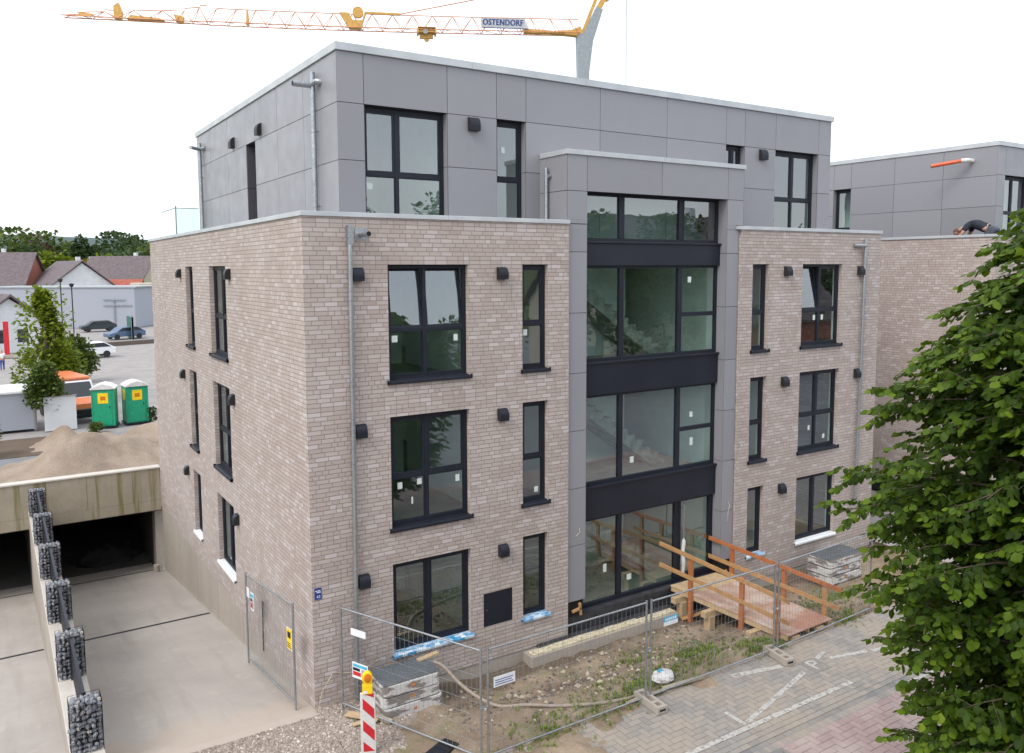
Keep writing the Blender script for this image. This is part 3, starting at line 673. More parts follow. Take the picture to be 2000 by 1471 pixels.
# flat railing infill between gabions
RL = ['nearest', 'second', 'third', 'fourth', 'farthest']
for i in range(5):
    a, b = GY[i]+GD+.02, GY[i+1]-.02
    t = thing('railing', 'dark slatted metal railing in the %s gap between the gabion baskets, counted from the camera' % RL[i], 'railing', (-3.74, (a+b)/2, .4), 'railings between the gabion baskets')
    mb = MB()
    for kz in range(5): mb.box(-3.765, a+.04, .50+kz*.155, -3.735, b-.04, .60+kz*.155, 'anthracite')
    mb.build('slats', t)
    mb = MB(); mb.box(-3.775, a, 1.215, -3.725, b, 1.235, 'anthracite'); mb.build('top_rail', t)
    for yy in (a+.02, b-.06):
        mb = MB(); mb.box(-3.78, yy, .402, -3.72, yy+.04, 1.25, 'anthracite'); mb.build('post', t)

# ================================================================== MAIN BUILDING
B = thing('apartment_building', 'new four-storey pale pinkish brick block with grey panelled top floor and tall glazed stairwell', 'building', (8.5, 8, 0))
F0 = FRONT(0); L0 = LEFT(0); ZB = 9.12
X1, X2, XW, D = 5.845, 11.185, 16.983, 15.94
lev = [(.64, 2.45), (3.165, 5.35), (6.05, 8.25)]
big1, nar1, nar2, big2 = (1.618, 3.355), (4.643, 5.29), (11.635, 12.248), (13.576, 15.259)
sd2, sd1 = (9.273, 10.214), (5.636, 7.311)
nar_low = .60
ops1 = [(*big1, *l) for l in lev]+[(nar1[0], nar1[1], max(l[0], 0), l[1]) for l in lev]+[(3.655, 4.375, .67, 1.40)]
ops2 = [(*nar2, *l) for l in lev]+[(*big2, *l) for l in lev]
opsS = [(*sd1, *l) for l in lev]+[(*sd2, *l) for l in lev]
mb = MB()
wall(mb, F0, 0, X1, -.06, ZB, ops1, 'brick'); wall(mb, F0, X2, XW, -.06, ZB, ops2, 'brick'); wall(mb, L0, 0, D, -.06, ZB, opsS, 'brick')
for x, dd in ((X1, 1), (X2, -1)): mb.add([(x, 0, -.06), (x, .30, -.06), (x, .30, ZB), (x, 0, ZB)], [(0, 1, 2, 3)], 'brick')
mb.add([(XW, 0, -.06), (XW, D, -.06), (XW, D, ZB), (XW, 0, ZB)], [(0, 1, 2, 3)], 'brick')
mb.add([(0, D, -.06), (XW, D, -.06), (XW, D, ZB), (0, D, ZB)], [(0, 1, 2, 3)], 'brick')
# parapet backs
mb.add([(0.3, .3, 8.6), (X1, .3, 8.6), (X1, .3, ZB), (.3, .3, ZB)], [(0, 1, 2, 3)], 'plaster'); mb.add([(X2, .3, 8.6), (XW-.3, .3, 8.6), (XW-.3, .3, ZB), (X2, .3, ZB)], [(0, 1, 2, 3)], 'plaster')
mb.add([(0.3, .3, 8.6), (.3, D-.3, 8.6), (.3, D-.3, ZB), (.3, .3, ZB)], [(0, 1, 2, 3)], 'plaster'); mb.add([(XW-.3, .3, 8.6), (XW-.3, D-.3, 8.6), (XW-.3, D-.3, ZB), (XW-.3, .3, ZB)], [(0, 1, 2, 3)], 'plaster')
mb.build('brick_wall', B)
# plinths
mb = MB(); mb.box(.02, .02, -3.2, .3, D-.01, -.055, 'conc')
for yy in (2.6, 5.2, 7.8, 10.4, 13.0): mb.box(.0185, yy, -3.1, .03, yy+.006, -.06, 'soilstain')
mb.build('concrete_plinth', B)
mb = MB(); mb.box(0.3, .025, -1.2, X1, .3, -.061, 'conc'); mb.box(X2, .025, -1.2, XW-.02, .3, -.061, 'conc'); mb.box(X1, .16, -1.2, X2, .5, .29, 'bitumen'); mb.build('damp_proof_strip', B)
mb = MB(); mb.box(4.65, -.33, -1.0, 8.9, .024, -.11, 'conc'); mb.build('foundation_ledge', B, bevel=.02)
mb = MB(); random.seed(3)
x = 4.7
while x < 8.7:
    ln = random.uniform(.15, .4); mb.box(x, -.31, -.109, min(x+ln, 8.85), -.10+random.uniform(-.02, .03), -.08+random.uniform(-.01, .015), 'cream'); x += ln
mb.box(5.0, -.09, -.109, 8.88, .02, -.03, 'bitumen')
mb.build('insulation_edge', B)
# copings
def coping(parent, segs, z0, z1, o_out, m='coping', name='coping'):
    mb = MB()
    for (x0, y0, x1, y1) in segs: mb.box(x0, y0, z0, x1, y1, z1, m)
    return mb.build(name, parent, bevel=.006)
o = .035
def split(a, b, step):
    n_ = max(1, round((b-a)/step)); return [(a+(b-a)*i/n_, a+(b-a)*(i+1)/n_) for i in range(n_)]
coping(B, [(a+.002, -o, b-.002, .33) for a, b in split(-o, X1+.01, 3.0)]+[(-o, a+.002, .33, b-.002) for a, b in split(.332, D+o, 3.0)], ZB-.01, ZB+.075, o)
coping(B, [(a+.002, -o, b-.002, .33) for a, b in split(X2-.12, XW+o, 3.0)]+[(XW-.33, a+.002, XW+o, b-.002) for a, b in split(.332, D+o, 3.0)], ZB-.01, ZB+.075, o)
# floors, partitions, ceilings
mb = MB()
for z0, z1 in ((-.4, -.02), (2.62, 2.9), (5.50, 5.78), (8.38, 8.6)):
    mb.box(.13, .5, z0, XW-.13, D-.1, z1, 'plaster')
mb.box(.32, .19, 8.385, 5.8, .499, 8.6, 'plaster'); mb.box(11.2, .19, 8.385, XW-.32, .499, 8.6, 'plaster')
for z0, z1 in ((-.4, -.02), (2.62, 2.9), (5.50, 5.78)): mb.box(.13, .19, z0, 5.8, .499, z1, 'plaster'); mb.box(11.2, .19, z0, XW-.13, .499, z1, 'plaster')
mb.build('floor_slab', B)
mb = MB()
for z in (-.02, 2.9, 5.78):
    for x0, x1 in ((.14, 5.78), (6.02, 11.0), (11.22, XW-.14)): mb.box(x0, .5, z, x1, 9, z+.05, 'screed')
mb.build('screed_floor', B)
mb = MB()
for z0, z1 in ((-.02, 2.61), (2.951, 5.49), (5.831, 8.37)):
    mb.box(5.80, .32, z0, 6.0, 9, z1, 'plaster'); mb.box(11.02, .32, z0, 11.2, 9, z1, 'plaster'); mb.box(.2, 9, z0, XW-.2, 9.15, z1, 'plaster')
    mb.box(.22, 4.35, z0, 3.9, 4.5, z1, 'plaster'); mb.box(4.0, .3, z0, 4.1, 4.34, z1, 'plaster'); mb.box(12.7, .3, z0, 12.85, 4.3, z1, 'plaster'); mb.box(12.86, 4.3, z0, XW-.2, 4.45, z1, 'plaster')
    mb.box(6.01, 2.95, z0, 9.95, 3.1, z1, 'plaster'); mb.box(6.02, 5.6, z0, 11.0, 5.75, z1, 'plaster')
    # inner leaf beside the openings so rooms are closed
mb.build('partition_wall', B)
for ops_, F_, a, b in ((ops1[:6], F0, .13, X1-.05), (ops2, F0, X2+.05, XW-.13), (opsS, L0, .13, D-.13)):
    mb = MB(); wall(mb, (lambda FF: (lambda u, d, v: FF(u, d+.187, v)))(F_), a, b, -.4, 8.6, ops_, 'plaster', rd=.11); mb.build('inner_leaf', B)
# stairs seen through the glazing
for z in (-.02+.05, 2.95, 5.83):
    mb = MB(); n_ = 16; H = 2.85; rise = H/n_; run = .262
    xs0 = 10.35
    prof = []
    for i in range(n_-1):
        prof += [(xs0-i*run, z+i*rise), (xs0-i*run, z+(i+1)*rise)]
    prof += [(xs0-(n_-1)*run, z+(n_-1)*rise), (xs0-(n_-1)*run, z+(n_-1)*rise-.22), (xs0-.45, z)]
    mb.prism(prof, 1.75, 2.8, 'raw_stair', 1); so = mb.build('staircase', B)
# ---- windows
pr3 = {}
def pw(lst): return lst
for li, l in enumerate(lev):
    tr = [None, 4.13, 7.0][li]
    low = li == 0
    window(B, F0, *big1, *l, mull=2.43, trans=tr, sill='film' if low else 'anthracite', tilt=((0, 1), (1, 1)) if li == 2 else (),
           papers=[[], [(1.86, 3.95, .10, .13), (2.28, 3.98, .10, .12), (3.14, 3.93, .09, .14), (2.12, 3.62, .035, .14)], [(1.80, 6.83, .12, .13), (3.13, 6.8, .09, .13)]][li],
           label=['lower window without a transom', 'middle window with four panes', 'upper window with both top sashes tilted'][li])
    window(B, F0, *nar1, *l, trans=tr, sill='film' if low else 'anthracite', papers=[[], [(5.08, 3.40, .10, .12)], [(4.80, 6.82, .10, .13)]][li])
    window(B, F0, *nar2, *l, trans=tr, sill='film' if low else 'anthracite')
    window(B, F0, *big2, *l, mull=14.42, trans=tr, sill='white' if low else 'anthracite', tilt=((0, 1),) if li == 2 else (),
           papers=[[], [(14.2, 3.75, .08, .13), (14.85, 3.45, .09, .12)], [(14.28, 6.80, .09, .14), (14.62, 6.80, .09, .14)]][li])
    window(B, L0, *sd1, *l, mull=6.47, trans=tr, sill='white' if low else 'anthracite', sill_out=.06)
    window(B, L0, *sd2, *l, trans=tr, sill='white' if low else 'anthracite', sill_out=.06)
    for u in (1.0, 4.12, 12.92, 16.03): hood(B, F0, u, [2.27, 5.16, 8.07][li])
    for u in (5.23, 10.9): hood(B, L0, u, [2.27, 5.14, 8.06][li])
# ---- glazed stairwell bay
YE = .075
FE = FRONT(YE)
bx0, bx1, rx0, rx1 = 5.85, 11.31, 6.38, 10.75
zrows = [.67, 1.96, 3.27, 4.57, 5.86, 7.19, 8.52, 9.83, 10.60]
mb = MB(); colL = 5.862; colR = 11.17
panels(mb, FE, [colL, rx0], zrows[:7], [], 'panel'); panels(mb, FE, [rx1, colR], zrows[:7], [], 'panel')
panels(mb, FE, [5.85, rx0], [8.52, 9.15-.03], [], 'panel'); panels(mb, FE, [rx1, 11.17], [8.52, 9.10], [], 'panel')
panels(mb, FE, [bx0, rx0], [9.21, 9.83, 10.6], [], 'panel'); panels(mb, FE, [rx1, bx1], [9.21, 9.83, 10.6], [], 'panel')
panels(mb, FE, [bx0, rx0], [9.13, 9.215], [], 'panel', .001); panels(mb, FE, [rx1, 11.06], [9.10, 9.215], [], 'panel', .001)
panels(mb, FE, [rx0, 8.57, rx1], [9.83, 10.60], [], 'panel')
# reveals right (facing -x) and left, and bay sides above the roof terrace
for za, zb_ in zip(zrows[:-1], zrows[1:]):
    if zb_ > 9.9: continue
    mb.box(rx1-.012, YE+.002, za+.006, rx1, .46, zb_-.006, 'panel'); mb.box(rx0, YE+.002, za+.006, rx0+.012, .46, zb_-.006, 'panel')
for za, zb_ in ((8.65, 9.83), (9.83, 10.60)):
    mb.box(bx0-.014, YE+.0, za+.006, bx0, 1.08, zb_-.006, 'panel'); mb.box(bx1, YE, za+.006, bx1+.014, 1.08, zb_-.006, 'panel')
mb.build('bay_cladding', B)
mb = MB()   # dark substructure behind bay panels
mb.box(bx0+.002, YE+.005, .75, rx0-.002, .46, 9.1, 'black'); mb.box(rx1+.002, YE+.005, .75, 11.19, .46, 9.1, 'black')
mb.box(bx0+.002, YE+.005, 9.1, rx0-.002, 1.08, 10.6, 'black'); mb.box(rx1+.002, YE+.005, 9.1, bx1-.002, 1.08, 10.6, 'black'); mb.box(rx0-.002, YE+.005, 9.835, rx1+.002, 1.08, 10.6, 'black')
mb.box(bx0+.03, .15, .28, rx0, .45, .745, 'black'); mb.box(rx1, .15, .28, 11.17, .45, .745, 'black')
mb.build('bay_frame', B)
coping(B, [(bx0-.04, YE-.045, 8.60, 1.06), (8.604, YE-.045, bx1+.04, 1.06)], 10.595, 10.70, .04, 'zinc', 'bay_coping')
for z0, z1 in ((2.40, 3.14), (5.28, 6.0), (8.22, 8.72)):
    mb = MB(); mb.box(rx0+.014, .27, z0, rx1-.014, .60, z1, 'anthracite_sheet')
    mb.box(rx0+.014, .225, z1+.001, rx1-.014, .36, z1+.045, 'anthracite_sheet')
    mb.build('spandrel_panel', B, bevel=.006)
mb = MB()
GD_ = .36; c1, c2 = 7.62, 9.46
bays = [(.30, 2.40, None), (3.18, 5.28, 4.18), (6.04, 8.22, 7.03), (8.76, 9.835, None)]
for z0, z1, tr in bays:
    win = MB()
    A = lambda a, b, c, d, q0=.35, q1=.43: win.box(a, q0, c, b, q1, d, 'anthracite')
    x0, x1 = rx0+.014, rx1-.014
    A(x0, x0+.07, z0, z1); A(x1-.07, x1, z0, z1); A(x0+.07, x1-.07, z1-.06, z1); A(x0+.07, x1-.07, z0, z0+.08)
    for c in (c1, c2): A(c-.065, c+.065, z0+.08, z1-.06, .345, .44)
    if tr: A(c2+.065, x1-.07, tr-.05, tr+.05)
    if z0 < 1:
        A(x0, x1, z0-.18, z0-.001, .33, .45)
        for c in (c2+.065, x1-.15): A(c, c+.08, z0+.08, z1-.06, .338, .42)
        A(c2+.146, x1-.151, z0+.08, z0+.17, .338, .42)
    if z0 > 8: 
        for q in (c1-.10, c2+.065): A(q, q+.035, z0+.08, z1-.06, .338, .41)
    wo_ = win.build('stairwell_window', B, bevel=.004)
    for a, b in ((x0+.07, c1-.065), (c1+.065, c2-.065), (c2+.065, x1-.07)):
        rows = [(z0+.08, z1-.06)] if (not tr or a < c2) else [(z0+.08, tr-.05), (tr+.05, z1-.06)]
        for c, d in rows:
            q = MB(); q.add([(a, .385, c), (b, .385, c), (b, .385, d), (a, .385, d)], [(0, 1, 2, 3)], 'glass'); q.build('pane', wo_, (a, .385, c))
    st = {.30: [(7.95, .75, .14, .14), (7.20, 1.12, .10, .20)], 3.18: [(9.95, 3.83, .10, .19), (9.93, 4.52, .10, .13), (8.0, 3.62, .12, .15)], 6.04: [(9.80, 7.88, .11, .14)], 8.76: []}[z0]
    for (pu, pv, pw_, ph) in st:
        q = MB(); q.box(pu-pw_/2, .375, pv-ph/2, pu+pw_/2, .379, pv+ph/2, 'paper'); q.build('sticker', wo_, (pu, .375, pv))
    if z0 < 1:
        q = MB(); q.tube([(9.62, .25, .62), (9.62, .25, 2.3)], .02, 'galv'); q.tube([(9.62, .25, .9), (9.62, .34, .9)], .012, 'galv'); q.tube([(9.62, .25, 2.2), (9.62, .34, 2.2)], .012, 'galv')
        q.tube([(9.61, .25, .48), (9.63, .25, .8), (9.60, .25, 1.1), (9.63, .25, 1.35), (9.62, .25, 1.42)], [.035, .055, .045, .05, .025], 'white_plastic', 7); q.build('door_handle', wo_)
# stair hall top level
mb = MB(); mb.box(5.86, .46, 8.60, 11.3, .50, 8.75, 'black'); mb.box(6.1, 5.6, 8.62, 11.0, 5.75, 12.2, 'plaster'); mb.box(5.86, 1.2, 8.6, 6.0, 5.6, 12.2, 'plaster'); mb.box(11.1, 1.2, 8.6, 11.25, 5.6, 12.2, 'plaster'); mb.build('stair_hall_wall', B)
# ---- upper storey
XU0, XU1, YU, YB, ZU0, ZU1 = 1.13, 16.05, 1.09, 13.4, 8.6, 12.33
FU = FRONT(YU); LU = LEFT(XU0)
upw = [(1.66, 3.505, 8.75, 11.37), (4.70, 5.46, 8.75, 11.37), (11.74, 12.45, 10.40, 11.37), (13.67, 15.5, 8.75, 11.37)]
mb = MB(); wall(mb, FRONT(YU+.006), XU0+.01, XU1, ZU0, ZU1, upw, 'black', rd=.22)
slot = [(6.79, 7.64, 8.65, 11.36)]
wall(mb, LEFT(XU0+.006), YU+.01, YB, ZU0, ZU1, slot, 'black', rd=.4)
mb.add([(XU1, YU, ZU0), (XU1, YB, ZU0), (XU1, YB, ZU1), (XU1, YU, ZU1)], [(0, 1, 2, 3)], 'panel'); mb.add([(XU0, YB, ZU0), (XU1, YB, ZU0), (XU1, YB, ZU1), (XU0, YB, ZU1)], [(0, 1, 2, 3)], 'panel')
mb.build('upper_backing', B)
mb = MB(); panels(mb, FU, [XU0-.012, 1.66, 3.505, 4.70, 5.46, 7.54, 9.65, 11.74, 12.45, 13.67, 15.5, XU1], [ZU0, 10.28, 11.37, ZU1], upw, 'panel')
# tear the joint under the small window: fill
panels(mb, FU, [11.74, 12.45], [10.28, 10.40], [], 'panel')
panels(mb, LU, [YU, 3.08, 4.93, 6.79, 7.64, 9.55, 11.6, YB], [ZU0, 10.27, 11.37, ZU1], slot, 'panel')
for a, b, c, d in upw:   # reveals
    for za, zb_ in ((c, 10.28), (10.28, d)):
        if za >= zb_: continue
        mb.box(a, YU+.008, za+.006, a+.012, YU+.22, zb_-.006, 'panel'); mb.box(b-.012, YU+.008, za+.006, b, YU+.22, zb_-.006, 'panel')
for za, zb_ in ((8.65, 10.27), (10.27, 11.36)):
    mb.box(XU0+.008, 6.79, za+.006, XU0+.4, 6.802, zb_-.006, 'slot_shaded'); mb.box(XU0+.008, 7.628, za+.006, XU0+.4, 7.64, zb_-.006, 'slot_shaded')
mb.build('upper_cladding', B)
mb = MB(); sg = []
for a, b in split(XU0-.05, XU1+.05, 3.0): mb.box(a+.002, YU-.06, ZU1, b-.002, YU+.35, ZU1+.15, 'coping')
for a, b in split(YU+.352, YB+.05, 2.6): mb.box(XU0-.05, a+.002, ZU1, XU0+.35, b-.002, ZU1+.15, 'coping')
mb.box(XU1-.3, YU+.353, ZU1, XU1+.05, YB, ZU1+.15, 'coping'); mb.build('upper_coping', B, bevel=.006)
mb = MB(); mb.box(XU0+.3, YU+.3, 12.1, XU1-.3, YB-.05, 12.36, 'bitumen'); mb.build('flat_roof', B)
mb = MB()
mb.box(XU0+.23, 5.7, 8.6, XU1-.25, 5.85, 12.1, 'plaster'); mb.box(3.9, YU+.25, 8.6, 4.05, 5.69, 12.1, 'plaster'); mb.box(12.9, YU+.25, 8.6, 13.05, 5.69, 12.1, 'plaster')
wall(mb, FRONT(YU+.231), XU0+.23, XU1-.02, ZU0, 12.1, upw, 'plaster', rd=.08); wall(mb, LEFT(XU0+.231), YU+.24, YB, ZU0, 12.1, [], 'plaster')
mb.build('upper_room_wall', B)
mb = MB(); mb.box(XU0+.215, 6.803, 8.6, XU0+.228, 7.627, 11.355, 'anthracite'); mb.build('slot_shutter', B)
window(B, FU, *upw[0], d=.16, mull=2.42, trans=10.05, sill=None, papers=[(1.83, 9.82, .13, .13), (2.75, 9.2, .13, .13)], f=.08)
window(B, FU, *upw[1], d=.16, trans=10.1, sill=None, papers=[(4.98, 10.75, .09, .13)], f=.08)
window(B, FU, *upw[2], d=.13, mull=12.12, sill=None)
window(B, FU, *upw[3], d=.16, mull=14.58, trans=10.05, sill=None, f=.08)
for u in (4.11, 13.13): hood(B, FU, u, 11.2, .25, .28)
for u in (6.31, 8.88): hood(B, LU, u, 11.58, .25, .28)
# ---- downpipes
def downpipe(pts, r, m, clamps=(), extras=None, name='downpipe'):
    q = MB(); q.tube(pts, r, m, 10)
    for (x, y, z, dx, dy) in clamps:
        q.tube([(x, y, z-.015), (x, y, z+.015)], r*1.25, 'galv', 10); q.bar((x, y, z), (x+dx, y+dy, z), .012, .02, 'galv')
    if extras: extras(q)
    return q.build(name, B)
def ex(q):
    q.box(.80, -.14, 8.62, .90, -.04, 8.96, 'galv'); q.box(.98, -.012, 8.70, 1.22, -.001, 8.92, 'galv'); q.tube([(1.10, -.01, 8.80), (1.13, -.30, 8.80)], .055, 'galv', 12); q.tube([(1.1295, -.296, 8.80), (1.13, -.302, 8.80)], .047, 'black', 12)
    q.tube([(.84, -.08, 8.8), (.84, .0, 8.8)], .045, 'galv')
downpipe([(.85, -.09, 8.95), (.84, -.09, 6.7), (.83, -.09, 3.9), (.80, -.09, .30), (.80, -.09, .02)], .046, 'galv', [(.84, -.09, 7.62, 0, .09), (.835, -.09, 6.05, 0, .09), (.83, -.09, 4.6, 0, .09), (.81, -.09, 2.55, 0, .09)], ex)
def ex(q): q.tube([(15.45+.25, -.03, 8.77), (16.14, -.10, 8.77)], .05, 'galv', 10)
downpipe([(16.15, -.09, 8.95), (16.13, -.09, 5), (16.06, -.09, 1.35)], .046, 'galv', [(16.145, -.09, 7.9, 0, .09), (16.13, -.09, 6.1, 0, .09), (16.1, -.09, 3.4, 0, .09)], ex)
def ex(q):
    q.tube([(1.05, 2.2, 11.86), (.62, 2.2, 11.86)], .06, 'galv', 12); q.tube([(.621, 2.2, 11.86), (.615, 2.2, 11.86)], .05, 'black', 12); q.tube([(1.03, 2.16, 11.90), (1.03, 1.95, 11.90), (1.12, 1.95, 11.90)], .055, 'galv', 12)
downpipe([(1.03, 2.2, 12.12), (1.03, 2.2, 8.62)], .055, 'galv', [(1.03, 2.2, 10.95, .1, 0), (1.03, 2.2, 9.45, .1, 0)], ex)
def ex(q): q.tube([(1.03, 12.62, 11.86), (.70, 12.3, 11.86)], .055, 'galv', 10); q.tube([(1.03, 12.62, 11.86), (1.12, 12.2, 11.86)], .055, 'galv', 10)
downpipe([(1.03, 12.62, 12.05), (1.03, 12.62, 8.62)], .055, 'galv', [(1.03, 12.62, 11.0, .1, 0)], ex)
def ex(q): q.tube([(5.76, .66, 10.18), (5.83, .66, 10.18)], .04, 'galv')
downpipe([(5.75, .72, 10.36), (5.75, .72, 8.62)], .042, 'galv', [], ex)
# hatch, number plate
q = MB(); q.box(3.66, .012, .675, 4.37, .05, 1.395, 'anthracite'); q.tube([(3.73, .012, 1.03), (3.73, .004, 1.03)], .015, 'chrome', 8); q.build('meter_hatch', B, bevel=.004)
q = MB(); q.box(.045, -.012, 2.10, .175, -.001, 2.315, 'sign_blue')
for i, (a, b) in enumerate(((.06, .09), (.10, .155), (.085, .125), (.13, .16))): q.box(a, -.0145, 2.255-.03*(i//2), b, -.0125, 2.273-.03*(i//2), 'white')
text_mb(q, '43', .075, 'white', Matrix.Translation((.115, -.0135, 2.15)) @ Matrix.Rotation(R(90), 4, 'X'), .0008)
q.build('house_number_plate', B)
# loose cables hanging from the walls
for pts in ([(0, 3.1, 2.45), (-.04, 3.15, 2.42), (-.06, 3.25, 1.9), (-.05, 3.3, 1.2)], [(0, .62, 2.62), (-.06, .68, 2.6), (-.09, .85, 2.3), (-.03, .82, 1.9)], [(.35, 0, .62), (.30, -.06, .6), (.1, -.10, .35), (.04, -.08, .04)],
            [(.35, 0, .62), (.7, -.06, .55), (1.0, -.12, .62), (1.3, -.05, .66)], [(10.98, YE-.012, 2.2), (10.99, YE-.06, 2.1), (10.93, YE-.07, 1.95), (10.92, YE-.05, 1.7)], [(6.2, YE-.012, 2.35), (6.17, YE-.08, 2.28), (6.02, YE-.12, 2.22)], [(11.15, YE-.012, 3.35), (11.05, YE-.07, 3.35), (11.3, YE-.10, 3.3)]):
    q = MB(); q.tube(pts, .006, 'cream', 5); q.build('loose_cable', B)
q = MB(); q.tube([(-.03, 3.25, .95), (-.05, 3.22, .2), (-.03, 3.3, -.2)], .018, 'soilstain', 6); q.build('cable_bundle', B)
# glass terrace railing at the rear left
q = thing('terrace_railing', 'frosted glass railing on the roof terrace at the rear left corner', 'railing', (.4, 13.4, 8.7))
for a, b in (((.40, 13.3), (1.08, 13.3)), ((.37, 13.34), (.37, 15.6))):
    m_ = MB()
    m_.box(a[0], a[1], 9.0, max(b[0], a[0]+.015), max(b[1], a[1]+.015), 10.08, 'rail_glass'); m_.build('glass_panel', q)
    m_ = MB(); m_.box(a[0]-.01, a[1]-.01, 10.081, max(b[0], a[0]+.03), max(b[1], a[1]+.03), 10.105, 'galv'); m_.build('hand_rail', q)
m_ = MB(); m_.box(.365, 13.27, 8.62, .40, 13.305, 10.16, 'galv'); m_.build('post', q)

# ================================================================== NEIGHBOUR BUILDING
N = thing('apartment_building', 'second pinkish brick block behind the leafy tree, grey top floor with an orange pipe', 'building', (30, 8, 0))
NX, NY = 22.2, -.55
mb = MB(); FN = FRONT(NY); LN = LEFT(NX)
nopsF = [(23.6, 25.3, 6.05, 8.25), (23.6, 25.3, 3.16, 5.35), (23.6, 25.3, .64, 2.45)]
nopsL = [(2.0, 8.5, .02, .62)]
wall(mb, FN, NX, 39, 0, ZB, nopsF, 'brick'); wall(mb, LN, NY, 15.4, 0, ZB, nopsL, 'brick', rd=.3)
mb.add([(39, NY, 0), (39, 15.4, 0), (39, 15.4, ZB), (39, NY, ZB)], [(0, 1, 2, 3)], 'brick'); mb.add([(NX, 15.4, 0), (39, 15.4, 0), (39, 15.4, ZB), (NX, 15.4, ZB)], [(0, 1, 2, 3)], 'brick')
mb.build('brick_wall', N)
mb = MB(); mb.box(NX+.3, NY+.3, 0, 38.9, 15.3, 8.5, 'bitumen'); mb.box(NX+.13, NY+.3, 0, NX+.3, 15.3, .7, 'black'); mb.build('core', N)
mb = MB()
for a, b in split(NX-.035, 39, 3): mb.box(a+.002, NY-.035, ZB-.01, b-.002, NY+.32, ZB+.075, 'coping')
for a, b in split(NY+.322, 15.4, 3): mb.box(NX-.035, a+.002, ZB-.01, NX+.32, b-.002, ZB+.075, 'coping')
mb.build('coping', N, bevel=.006)
for i, q in enumerate(nopsF): window(N, FN, *q, mull=24.45, trans=None if i == 2 else q[2]+.96, sill='anthracite')
UX, UY = 24.9, .9
nw = [(6.58, 7.38, 8.8, 11.30)]; nf = [(25.42, 27.2, 8.8, 11.34)]
mb = MB(); wall(mb, LEFT(UX+.006), UY+.01, 14.2, 8.5, 12.33, nw, 'black', rd=.22); wall(mb, FRONT(UY+.006), UX+.01, 37, 8.5, 12.33, nf, 'black', rd=.22)
mb.add([(37, UY, 8.5), (37, 14.2, 8.5), (37, 14.2, 12.33), (37, UY, 12.33)], [(0, 1, 2, 3)], 'panel'); mb.add([(UX, 14.2, 8.5), (37, 14.2, 8.5), (37, 14.2, 12.33), (UX, 14.2, 12.33)], [(0, 1, 2, 3)], 'panel'); mb.build('upper_backing', N)
mb = MB(); panels(mb, LEFT(UX), [UY, 2.8, 4.71, 6.58, 7.38, 9.4, 11.6, 14.2], [8.5, 10.26, 11.32, 12.33], nw, 'panel')
panels(mb, FRONT(UY), [UX-.012, 25.42, 27.2, 29.3, 31.5, 33.5, 35.5, 37], [8.5, 10.26, 11.34, 12.33], nf, 'panel')
mb.box(25.42, UY+.008, 8.6, 25.432, UY+.22, 11.34, 'panel'); mb.box(27.188, UY+.008, 8.6, 27.2, UY+.22, 11.34, 'panel')
mb.box(UX+.008, 6.58, 8.6, UX+.22, 6.592, 11.3, 'panel'); mb.box(UX+.008, 7.368, 8.6, UX+.22, 7.38, 11.3, 'panel'); mb.build('upper_cladding', N)
mb = MB()
for a, b in split(UX-.05, 37, 3): mb.box(a+.002, UY-.06, 12.33, b-.002, UY+.3, 12.48, 'coping')
for a, b in split(UY+.302, 14.2, 3): mb.box(UX-.05, a+.002, 12.33, UX+.3, b-.002, 12.48, 'coping')
mb.box(UX+.3, UY+.3, 12.1, 36.9, 14.1, 12.36, 'bitumen'); mb.build('upper_coping', N)
mb = MB(); mb.box(UX+.9, UY+.9, 8.5, 36.5, 13.5, 12.1, 'plaster'); mb.build('room_core', N)
window(N, FRONT(UY), *nf[0], d=.16, mull=26.25, trans=10.05, sill=None, f=.08)
window(N, LEFT(UX), *nw[0], d=.16, trans=9.7, sill=None, f=.08, papers=[(7.0, 9.45, .14, .12)])
q = MB(); q.tube([(24.88, 1.75, 11.89), (24.60, 1.78, 11.90), (24.52, 1.95, 11.89)], .075, 'white_plastic', 12); q.tube([(24.53, 1.93, 11.89), (23.95, 2.72, 11.74)], .068, 'orange_pipe', 14, caps=False); q.tube([(23.97, 2.70, 11.745), (23.955, 2.715, 11.741)], .058, 'black', 12)
q.build('overflow_pipe', N)

# person working on the neighbour's roof terrace (kneeling, bent forward; one skinned body)
def skin_body(name, verts, edges, rad, mat, parent, root=0, sub=2):
    me = bpy.data.meshes.new(name); me.from_pydata([Vector(v) for v in verts], edges, []); me.materials.append(M[mat])
    ob = bpy.data.objects.new(name, me); C.objects.link(ob); ob.parent = parent
    sk = ob.modifiers.new('skin', 'SKIN'); sk.use_smooth_shade = True
    for i, r_ in enumerate(rad):
        sv_ = me.skin_vertices[0].data[i]; sv_.radius = r_ if isinstance(r_, tuple) else (r_, r_); sv_.use_root = i == root
    ss = ob.modifiers.new('sub', 'SUBSURF'); ss.levels = sub; ss.render_levels = sub
    dg = bpy.context.evaluated_depsgraph_get(); nm = bpy.data.meshes.new_from_object(ob.evaluated_get(dg)); ob.modifiers.clear(); ob.data = nm
    if not nm.materials: nm.materials.append(M[mat])
    for p_ in nm.polygons: p_.use_smooth = True
    return ob
